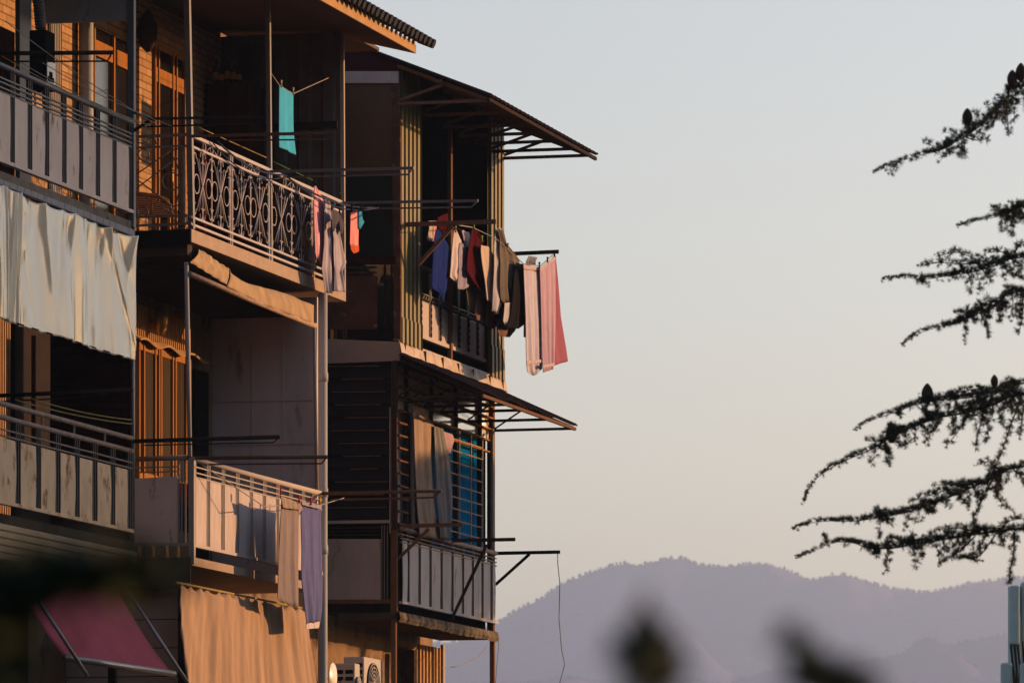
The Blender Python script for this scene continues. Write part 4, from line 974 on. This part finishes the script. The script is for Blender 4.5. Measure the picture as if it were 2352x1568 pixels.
# ------------------------------------------------------------------ things on the balconies
# water heater with flue
wh = -.55; pc = P(106, 130, wh); uH = pc[1]
zt_, zb_ = P(106,68,wh)[2], P(106,203,wh)[2]; wl0 = Q(67, 130, uH)[0]; uh1 = uP(127, wh)
H = thing("water_heater", "black cased water heater with a pale front on the upper left balcony", "water heater", (wl0, uH, zb_))
MB().box((wl0, uH, zb_), (wh, uh1, zt_)).build("case", MATS["black_metal"], H, bevel=.01)
MB().box((wh, uH+.02, zb_+.02), (wh+.006, uh1-.02, P(106,138,wh)[2])).build("front_panel", MATS["white_enamel"], H)
for x, y in ((597,878),(580,930),(615,945)):
    p = P(*z00(x, y), wh+.006); MB().box((p[0], p[1]-.045, p[2]-.025), (p[0]+.004, p[1]+.045, p[2]+.025)).build("vent", MATS["black_metal"], H)
b = MB(); path = []
f0, f1 = Q(94, 68, uH+.12), Q(84, -40, uH+.12); pr = []
nn = 30
for i in range(nn+1):
    path.append(lerp(f0, f1, i/nn))
rings = []; n_ = 14
for i, p in enumerate(path):
    r_ = .062 if i % 2 else .054
    rings.append([(p[0]+r_*math.cos(a), p[1]+r_*math.sin(a), p[2]) for a in [2*math.pi*k/n_ for k in range(n_)] + [0]])
b.grid(rings); b.build("flue_pipe", MATS["flue_metal"], H)
b = MB()
for x, k in ((72,.0),(80,.03),(98,.06)): p = Q(x, 200, uH+.1); b.tube([(p[0],p[1],zb_), (p[0]+k*.2,p[1]+.02,zb_-.35)], .012, 6)
b.build("water_pipe", MATS["steel_pipe"], H)
# wall lamps
def wall_lamp(label, p, s, mat):
    t = thing("wall_lamp", label, "lamp", p)
    MB().box((W0+.05, p[1]-.05*s, p[2]-.05*s), (p[0]-.05*s, p[1]+.05*s, p[2]+.05*s)).build("bracket", MATS[mat], t)
    MB().lathe([(.03*s,.26*s),(.06*s,.22*s),(.11*s,.12*s),(.12*s,0),(.10*s,-.12*s),(.05*s,-.2*s),(.015*s,-.23*s)], p, 14).build("lamp_shade", MATS[mat], t, smooth=True)
wall_lamp("dark bronze wall lantern beside the upper middle door", P(339, 76, W0+.22), .95, "bronze")
wall_lamp("golden round wall lamp on the ribbed strip above the casement window", P(369, 738, -1.12), .7, "brass")
# cabinet with bottles
uc0 = 3.9; ca, cb = P(470, 250, -1.05), P(560, 250, -1.05)
zc = zP(470, 196, -1.0)
K = thing("cabinet", "tall dark brown wooden cabinet in the shadow of the upper middle balcony", "cabinet", (W0+.04, 4.9, 7.83))
wc0 = Q(474, 250, 4.9)[0]; wc1 = Q(571, 250, 4.9)[0]; zc = Q(500, 192, 4.9)[2]
MB().box((wc0, 4.9, 7.83), (wc1, 5.5, zc)).build("body", MATS["dark_wood"], K)
for k in (0, 1): MB().box((wc0+.03+(wc1-wc0-.03)*k/2, 4.885, 7.95), (wc0+.0+(wc1-wc0-.03)*(k+1)/2, 4.899, zc-.06)).build("door", MATS["dark_wood"], K)
M("bottle_glass", (.05,.045,.04), .12, spec=.6); M("bottle_cap", (.3,.03,.02), .5); M("bottle_label", (.35,.22,.06), .6)
for k, (x, h, lb) in enumerate(((496,.30,"leftmost bottle on the dark cabinet with a red cap"), (509,.24,"low bottle second from the left on the cabinet"), (523,.31,"tallest bottle on the cabinet with a golden label"), (538,.27,"slim red capped bottle right of the golden one"), (548,.22,"short rightmost bottle on the dark cabinet"))):
    p = Q(x, 190, 5.0); p = (p[0], 5.0, zc)
    t = thing("bottle", lb, "bottle", p, "bottles on the cabinet")
    MB().lathe([(.001,0),(.04,.002),(.04,h*.6),(.014,h*.8),(.014,h*.94)], p, 12).build("body", MATS["bottle_glass"], t, smooth=True)
    MB().lathe([(.017,h*.93),(.017,h)], p, 10).build("cap", MATS["bottle_cap"], t)
    MB().lathe([(.041,h*.2),(.041,h*.48)], p, 12).build("sticker", MATS["bottle_label"], t)
# slatted bench
bq = lambda x, y, u=.5: Q(*z05(x, y), u)
Bn = thing("bench", "brown metal slatted bench with a pale cushion behind the side railing", "bench", bq(1550,1080))
b = MB(); b.tube([bq(1500,790), bq(1560,800), bq(1700,815), bq(1850,840), bq(1950,880), bq(2000,960), bq(2015,1080)], .022, 8); b.build("frame", MATS["wood_frame"], Bn, smooth=True)
b = MB()
for k in range(9): b.tube([bq(1500,830+26*k), bq(1750,845+26*k), bq(1990,885+22*k)], .008, 5)
for x in (1580, 1795): b.tube([bq(x,805), bq(x-20,1060)], .014, 6)
b.build("slats", MATS["wood_frame"], Bn, smooth=True)
qa = [bq(x, y, .62) for x, y in ((1560,840),(1700,850),(1960,930),(1990,1060),(1700,1075),(1560,1070))]
MB().prism(qa, (0,.08,0)).build("cushion", MATS["cloth_white"], Bn)
for x in (1580, 1990): MB().bar(bq(x,1060), (bq(x,1060)[0], .5, 7.83), .03).build("leg", MATS["wood_frame"], Bn)
# red and blue bag behind the lower corner
bg_ = thing("bag", "red and blue cloth bag standing behind the corner bars of the lower middle balcony", "bag", Q(424,1218,.4))
cloth_mb([((412,1113),(436,1113)), ((411,1150),(438,1150)), ((412,1218),(438,1218))], 0, amp=.03, nf=2, fn=lambda x, y, w: (Q(x,y,.4)[0], .4, Q(x,y,.4)[2])).build("body", MATS["cloth_bag"], bg_, smooth=True, solid=.08)
cloth_mb([((414,1108),(437,1112)), ((413,1135),(438,1132)), ((425,1160),(438,1165))], 0, amp=.02, nf=1, fn=lambda x, y, w: (Q(x,y,.3)[0], .32, Q(x,y,.3)[2])).build("flap", MATS["cloth_red"], bg_, smooth=True, solid=.05)
# bucket behind the lower left railing
p = P(*z019(925, 400), -.25); p = (p[0], p[1], 4.30)
bk = thing("bucket", "pale plastic bucket on the floor of the lower left balcony", "bucket", p)
MB().lathe([(.085,0),(.11,.2),(.118,.2),(.118,.215),(.105,.215),(.08,.02)], p, 18).build("body", MATS["ac_white"], bk, smooth=True)
MB().ring((p[0],p[1],p[2]+.2), .11, .004, (0,1,0), (.6,0,.8), 0, 180, 12).build("handle", MATS["steel_pipe"], bk)
# air conditioners and dish below the right bay
def air_con(label, w1, u0, zt, dw, du, dh):
    t = thing("air_conditioner", label, "air conditioner", (w1-dw, u0, zt-dh), "air conditioners under the right bay")
    MB().box((w1-dw, u0, zt-dh), (w1, u0+du, zt)).build("case", MATS["ac_white"], t, bevel=.015)
    b = MB()
    for r_ in range(6):
        for c in range(2): b.box((w1-dw+.03+c*dw*.45, u0-.006, zt-.08-.085*r_-.05), (w1-dw+.03+c*dw*.45+dw*.36, u0+.001, zt-.08-.085*r_))
    b.build("side_vents", MATS["black_metal"], t)
    c = (w1+.004, u0+du*.45, zt-dh*.5); rad = min(du, dh)*.40
    MB().lathe([(rad, 0), (rad, .012), (rad*.1, .014), (.001, .014)], c, 28, 'w').build("fan_recess", MATS["dark_metal"], t)
    b = MB()
    for k in range(5): b.ring((c[0]+.02, c[1], c[2]), rad*(.2+.19*k), .006, (0,1,0), (0,0,1), 0, 360, 24)
    for k in range(6): a = k*math.pi/6; b.bar((c[0]+.02, c[1]-rad*math.cos(a), c[2]-rad*math.sin(a)), (c[0]+.02, c[1]+rad*math.cos(a), c[2]+rad*math.sin(a)), .006)
    b.build("fan_grille", MATS["ac_white"], t)
    return t
pa = P(836, 1507, -.92)
air_con("large grey air conditioner with a round fan under the right bay", -.92, pa[1], pa[2], .27, uP(879,-.92)-pa[1], .62)
pb = P(815, 1522, -.80)
air_con("smaller white air conditioner just below and left of the large one", -.80, pb[1], pb[2], .28, .22, .5)
pd = P(764, 1552, -.75)
ds = thing("satellite_dish", "small white satellite dish beside the drain pipe", "satellite dish", pd)
prof = [(.001, -.045)] + [(.17*k/8, -.045*(1-(k/8)**2)) for k in range(1, 9)]
MB().lathe(prof + [(.165, .008)], pd, 24, 'w').build("dish", MATS["white_enamel"], ds, smooth=True)
MB().tube([pd, (pd[0]-.25, pd[1], pd[2]-.1), (W0, pd[1], pd[2]-.1)], .015, 8).build("arm", MATS["steel_pipe"], ds)
MB().tube([(pd[0], pd[1], pd[2]-.16), (pd[0]+.16, pd[1], pd[2]-.02)], .008, 6).build("feed", MATS["grey_metal"], ds)

# ------------------------------------------------------------------ cedar
YC = 35.0
M("cedar_needle", (.022, .034, .024), .7, var=.4, scale=3, spec=.2)
M("cedar_bark", (.05, .038, .03), .9, var=.3, scale=10, bump=.5)
M("cedar_cone", (.05, .035, .028), .8, var=.3, scale=30)
ct = (6.2, YC+.6, 0)
CT = thing("cedar_tree", "dark cedar tree reaching drooping branches with upright cones in from the side", "tree", ct, local=False)
tr = MB(); pth = [(6.2+.05*math.sin(i), YC+.6+.05*math.cos(i*1.7), i*1.3) for i in range(11)]
tr.tube(pth, .30, 14, .05); tr.build("trunk", MATS["cedar_bark"], CT, smooth=True)
rnd = random.Random(11)
def catmull(pts, n):
    out = []; pp = [pts[0]] + list(pts) + [pts[-1]]
    for i in range(1, len(pp)-2):
        for k in range(n):
            t = k/n; a, b, c, d_ = pp[i-1], pp[i], pp[i+1], pp[i+2]
            out.append(tuple(.5*((2*b[q]) + (-a[q]+c[q])*t + (2*a[q]-5*b[q]+4*c[q]-d_[q])*t*t + (-a[q]+3*b[q]-3*c[q]+d_[q])*t*t*t) for q in range(3)))
    out.append(pts[-1]); return out
def tuft(mb, p, ax, n, ln):
    ax = Vector(ax).normalized(); s = ax.cross(Vector((.3,.8,.52))).normalized(); b = ax.cross(s)
    for _ in range(n):
        a = rnd.uniform(0, 6.283); sp = rnd.uniform(.25, 1.35)
        d_ = (ax*math.cos(sp) + (s*math.cos(a) + b*math.sin(a))*math.sin(sp)) * ln * rnd.uniform(.7, 1.15)
        q = d_.cross(Vector((rnd.uniform(-1,1), rnd.uniform(-1,1), rnd.uniform(-1,1)))).normalized() * .0015
        P_ = Vector(p); mb.add([P_-q, P_+q, P_+d_*.6+q*.8, P_+d_, P_+d_*.6-q*.8], [(0,1,2,3,4)])
def spray(wood, ndl, pts, r0, r1, dens, up, start=0.0, ln=.036):
    path = catmull(pts, 8); m_ = len(path); wood.tube(path[:m_//2+1], r0, 6, r0*.5+r1*.5); wood.tube(path[m_//2:], r0*.5+r1*.5, 5, r1)
    L_ = [0]
    for a, b in zip(path, path[1:]): L_.append(L_[-1] + (Vector(b)-Vector(a)).length)
    tot = L_[-1]; d_ = tot*start
    while d_ < tot:
        k = max(i for i in range(m_) if L_[i] <= d_ + 1e-9); k = min(k, m_-2)
        t = (d_-L_[k]) / max(1e-6, L_[k+1]-L_[k]); p = Vector(lerp(path[k], path[k+1], t)); tg = (Vector(path[k+1])-Vector(path[k])).normalized()
        fr = d_/tot
        a = Vector((rnd.uniform(-.5,.5), rnd.uniform(-.7,.7), up + rnd.uniform(-.45,.6) - (1.4*up if rnd.random() < .16 else 0))).normalized()
        sz = ln * (.42 + .58*min(1, 9*(1-fr))) * rnd.uniform(.65, 1.2)
        off = a * rnd.uniform(.004, .030) * (1-fr*.5)
        tuft(ndl, p + off, a + tg*.25, rnd.randint(16, 24), sz)
        d_ += dens*1.25 * rnd.uniform(.5, 1.5)
    return path
def SB(x, y): return ((3100 + x/1.306)/1.7415, (200 + y/1.306)/1.7415)
def branch(main, subs, cones, thick=.011, dy=0):
    wood, ndl = MB(), MB(); 
    pts = [V(x, y, YC + dy + .25*math.sin(i*1.1)) for i, (x, y) in enumerate(main)]
    last = pts[-1]; e = (ct[0], ct[1], last[2] + (6.2-last[0])*.10)
    pts = [lerp(e, last, .0), lerp(e, last, .35), lerp(e, last, .7)] + pts[::-1]
    spray(wood, ndl, pts, thick*.95, .0014, .0072, .75, .08)
    # a second sparser layer of short shoots on the inner half gives the branch body
    inner = pts[3:3 + max(3, len(main)*2//3)]
    for k in range(len(inner)-1):
        for _ in range(3):
            t = rnd.random(); p = lerp(inner[k], inner[k+1], t); q = (p[0]-rnd.uniform(.03,.13), p[1]+rnd.uniform(-.12,.12), p[2]+rnd.uniform(.0,.045))
            spray(wood, ndl, [p, lerp(p, q, .5), q], .003, .0015, .011, .6)
        for _ in range(5 if k < 2 else 3):
            t = rnd.random(); p = lerp(inner[k], inner[k+1], t); h = rnd.uniform(.03,.16)
            q = (p[0]+rnd.uniform(-.04,.05), p[1]+rnd.uniform(-.08,.08), p[2]-h)
            spray(wood, ndl, [p, (lerp(p,q,.5)[0]+.01, p[1], p[2]-h*.45), q], .003, .0015, .011, .1)
    for s in subs:
        spray(wood, ndl, [V(x, y, YC + dy + .1*math.sin(i+len(s))) for i, (x, y) in enumerate(s)], .0055, .002, .0085, .35)
    o = wood.build("branch", MATS["cedar_bark"], CT, smooth=True)
    nd = ndl.build("needles", MATS["cedar_needle"], o)
    for x, y, h in cones:
        p = V(x, y-9, YC + dy - .06); hh = h/F*YC
        c = MB(); prof = [(.001,-.5)] + [(.31*math.sin(math.pi*(.08+.9*(k/14)))**.7 * (1.0 if k % 2 else .95), -.5 + k/14) for k in range(15)] + [(.001,.5)]
        c.lathe([(r_*hh, z*hh) for r_, z in prof], p, 12); tl_ = c.build("cone", MATS["cedar_cone"], o, smooth=True)
    return o
branch([(2005,399),(2050,378),(2100,360),(2160,345),(2195,326),(2240,298),(2280,262),(2315,225),(2352,198)],
       [[(2290,255),(2285,275),(2282,293)], [(2312,232),(2314,270),(2318,315)], [(2215,313),(2240,322),(2272,317)], [(2060,376),(2052,390),(2046,402)], [(2345,210),(2360,240),(2352,260)]],
       [(2222,278,40),(2325,190,40),(2345,175,42)], .009)
branch([(2197,521),(2240,508),(2290,498),(2330,487),(2358,474)], [[(2330,487),(2345,498),(2352,510)]], [], .006, .4)
branch([(2024,643),(2075,637),(2120,641),(2180,633),(2230,625),(2290,608),(2352,590)],
       [[(2250,605),(2205,606),(2160,603),(2107,611)], [(2290,602),(2245,596),(2200,580),(2150,589)], [(2320,590),(2300,578),(2262,581)], [(2300,612),(2325,625),(2350,642)], [(2110,640),(2125,648),(2135,656)], [(2330,580),(2345,560),(2356,552)]], [], .009, .2)
branch([(2070,794),(2110,766),(2160,750),(2200,742),(2250,718),(2300,690),(2352,668)], [[(2350,680),(2348,730),(2338,770)], [(2200,740),(2225,725),(2255,700)], [(2310,700),(2300,712),(2290,716)], [(2265,715),(2262,722),(2258,728)]], [], .009, -.2)
branch([(1962,986),(2010,962),(2060,945),(2110,927),(2160,918),(2230,912),(2300,896),(2352,880)],
       [[(2280,900),(2320,885),(2345,880)], [(2130,925),(2128,945),(2124,968)], [(2180,905),(2230,895),(2260,890)], [(2060,945),(2066,955),(2068,962)]], [(2130,912,46),(2284,884,30)], .009, .3)
branch([(1847,1153),(1858,1122),(1885,1090),(1940,1058),(2000,1032),(2060,997),(2110,975),(2160,958),(2230,945),(2290,925),(2352,905)],
       [[(2050,1005),(2066,1020),(2072,1030)], [(2018,1025),(2035,1035),(2046,1048)], [(2160,960),(2150,985),(2130,992)], [(2225,950),(2200,990),(2170,1030)], [(2260,945),(2245,1000),(2240,1038)], [(2255,945),(2270,990),(2262,1020)],
        [(2345,915),(2320,980),(2300,1040),(2280,1085),(2265,1120)], [(2352,930),(2345,980),(2340,1010)], [(2230,930),(2280,905),(2330,892)], [(2190,940),(2240,925),(2300,915)]], [(2048,1003,46)], .012)
branch([(1820,1217),(1860,1201),(1900,1196),(1960,1196),(2020,1187),(2080,1176),(2140,1157),(2210,1128),(2280,1098),(2352,1070)],
       [[(2250,1105),(2190,1120),(2140,1135),(2085,1152)], [(2230,1110),(2180,1112),(2140,1112)], [(2300,1085),(2270,1060),(2240,1070)], [(2280,1100),(2255,1150),(2235,1190),(2240,1215)], [(2300,1095),(2290,1140),(2330,1178)], [(2200,1135),(2215,1150),(2225,1165)], [(2120,1165),(2140,1175),(2150,1178)], [(2020,1187),(2035,1195),(2042,1192)], [(2330,1080),(2350,1100),(2358,1130)]], [], .012, -.1)
branch([(1827,1283),(1870,1264),(1915,1245),(1960,1246),(1995,1257),(2050,1258),(2110,1247),(2170,1237),(2240,1226),(2352,1212)],
       [[(2240,1230),(2205,1265),(2165,1292)], [(2265,1230),(2245,1262),(2222,1285)], [(2290,1222),(2250,1275),(2215,1280),(2255,1288)], [(2330,1215),(2328,1270),(2318,1325),(2322,1342)], [(2000,1257),(2010,1265),(2014,1280)], [(2130,1245),(2120,1252),(2098,1262)], [(2250,1222),(2200,1212),(2150,1216)], [(2300,1215),(2320,1195),(2352,1190)], [(1900,1250),(1896,1235),(1893,1228)], [(2040,1250),(2046,1238),(2050,1232)], [(2090,1245),(2098,1232),(2102,1225)]], [], .012, .1)

# ------------------------------------------------------------------ radio mast
YM = 110.0
M("antenna_grey", (.27, .36, .38), .5, var=.06)
zm = zoom(3900, 2200, 2.954)
vm = lambda x, y, dy=0: V(*zm(x, y), YM + dy)
base = (vm(500,0)[0], YM, 0)
MS = thing("antenna_mast", "pale grey telecom mast with upright panel antennas at the picture edge", "mast", base, local=False)
x0 = vm(485, 0)[0]
MB().tube([(x0, YM, 0), (x0, YM, 4), (x0, YM, vm(0,430)[2])], .16, 12).build("pole", MATS["antenna_grey"], MS, smooth=True)
x2 = vm(560, 0)[0]; MB().tube([(x2+.35, YM+.6, 0), (x2+.35, YM+.6, vm(0,370)[2])], .14, 12).build("pole", MATS["antenna_grey"], MS, smooth=True)
def ant(xa, xb, ya, yb, dy):
    a, b_ = vm(xa, ya, dy), vm(xb, yb, dy)
    o = MB().box((a[0], a[1], a[2]), (b_[0], b_[1]+.25, b_[2])).build("panel_antenna", MATS["antenna_grey"], MS, bevel=.04)
    c = MB()
    for k in range(3):
        xx_ = a[0] + (b_[0]-a[0])*(.15+.35*k); c.tube([(xx_, a[1]+.1, b_[2]), (xx_+.05, a[1]+.1, b_[2]-.5), (x0, YM, b_[2]-1.3)], .025, 5)
    c.build("cable", MATS["black_metal"], o)
ant(410, 528, 412, 1108, -.35); ant(548, 680, 372, 1080, -.2); ant(312, 440, 1325, 1900, -.5); ant(540, 660, 1330, 1900, -.6)
b = MB()
for y in (470, 860, 1320, 1445): p = vm(440, y); q = vm(640, y); b.bar(p, q, .12, .14)
b.build("bracket", MATS["grey_metal"], MS)

# ------------------------------------------------------------------ leafy plants close to the camera, out of focus
M("twig", (.02, .015, .012), .9)
def leaf(mb, p, d_, ln, wd_):
    d_ = Vector(d_).normalized(); s = d_.cross(Vector((rnd.uniform(-1,1), rnd.uniform(-1,1), rnd.uniform(-1,1)))).normalized()*wd_; p = Vector(p)
    mb.add([p, p+d_*ln*.3+s, p+d_*ln*.7+s*.8, p+d_*ln, p+d_*ln*.7-s*.8, p+d_*ln*.3-s], [(0,1,2,3,4,5)])
def plant(label, Y, spine, masses, nleaf, ln, wd_):
    pts = [V(x, y, Y) for x, y in spine]; base = (pts[0][0]+.02, Y, 0)
    t = thing("shrub", label, "shrub", base, "blurred shrubs close to the camera", local=False)
    MB().tube([base, (pts[0][0], Y, pts[0][2]*.6)] + pts, .008, 6, .0015).build("stem", MATS["twig"], t, smooth=True)
    lf = MB()
    for cx, cy, rx, ry, n in masses:
        for _ in range(n):
            a = rnd.uniform(0, 6.283); q = math.sqrt(rnd.random()); x, y = cx+rx*q*math.cos(a), cy+ry*q*math.sin(a)
            leaf(lf, V(x, y, Y + rnd.uniform(-.08,.08)), (rnd.uniform(-1,1), rnd.uniform(-.6,.6), rnd.uniform(-.2,1)), ln*rnd.uniform(.6,1.2), wd_)
    lf.build("leaves", MATS["leaf_dark"], t)
plant("blurred dark bud tip standing upright before the hills", 3.0, [(1500,1640),(1485,1480),(1478,1395)], [(1480,1410,10,30,20),(1485,1480,32,50,90),(1500,1550,60,60,220),(1435,1495,12,14,14)], 0, .012, .003)
plant("blurred dark twig tip leaning left, right of the upright bud", 3.1, [(1930,1660),(1870,1540),(1800,1455)], [(1812,1470,20,16,20),(1845,1505,26,24,50),(1890,1560,70,40,160),(1960,1600,60,40,90)], 0, .012, .003)
plant("large blurred dark foliage covering the lower left corner", 2.9, [(60,1800),(120,1560),(200,1380)], [(170,1335,160,34,420),(330,1335,90,20,90),(40,1380,70,50,220),(-10,1500,40,130,200)], 0, .022, .006)

# ------------------------------------------------------------------ what stands out of the picture on the sunny side
def toward_sun(w, u, z, dist): return (w + dist*sn, u + dist*sd, z + dist*math.tan(EL))
q = toward_sun(0, -.95, 9, 30)
NB = thing("neighbouring_building", "plain neighbouring apartment block outside the picture on the sunny side", "building", (q[0]+4, q[1]-7, -CAMZ))
MB().box((q[0], q[1]-15, -CAMZ), (q[0]+8, q[1], 16)).build("wall", MATS["plaster"], NB)
MB().box((q[0]-.4, q[1]-15.3, 16), (q[0]+8.4, q[1]+.0, 16.3)).build("roof", MATS["roof_sheet"], NB)
q = toward_sun(WC, 13.0, 5.45, 18)
ST = thing("shade_tree", "broad flat crowned tree outside the picture on the sunny side", "tree", (q[0], q[1], -CAMZ))
MB().tube([(q[0], q[1], -CAMZ), (q[0]+.1, q[1], 3), (q[0], q[1]+.1, q[2]-.3)], .2, 10, .1).build("trunk", MATS["cedar_bark"], ST, smooth=True)
lf = MB()
for _ in range(14000):
    a = rnd.uniform(0, 6.283); r_ = math.sqrt(rnd.random())
    p = (q[0] + 2.2*r_*math.cos(a), q[1] + 3.0*r_*math.sin(a), q[2] + rnd.uniform(-1.2,1.0)*math.sqrt(max(0, 1-r_**2*.75)))
    leaf(lf, p, (rnd.uniform(-1,1), rnd.uniform(-1,1), rnd.uniform(-.6,.8)), .14, .045)
lf.build("crown", MATS["leaf_dark"], ST)

# ------------------------------------------------------------------ haze
hz = bpy.data.materials.new("haze"); hz.use_nodes = True; N = hz.node_tree.nodes; N.clear()
out = N.new("ShaderNodeOutputMaterial"); vol = N.new("ShaderNodeVolumePrincipled")
vol.inputs["Color"].default_value = (.43,.62,1.0,1); vol.inputs["Density"].default_value = .00022; vol.inputs["Anisotropy"].default_value = .45
hz.node_tree.links.new(vol.outputs[0], out.inputs["Volume"])
hb = MB().box((-1500, -320, -3), (1900, 8000, 500)).build("haze", hz, base=(0,0,0), local=False); tag(hb, kind="stuff", label="thin evening haze filling the air before the hills")
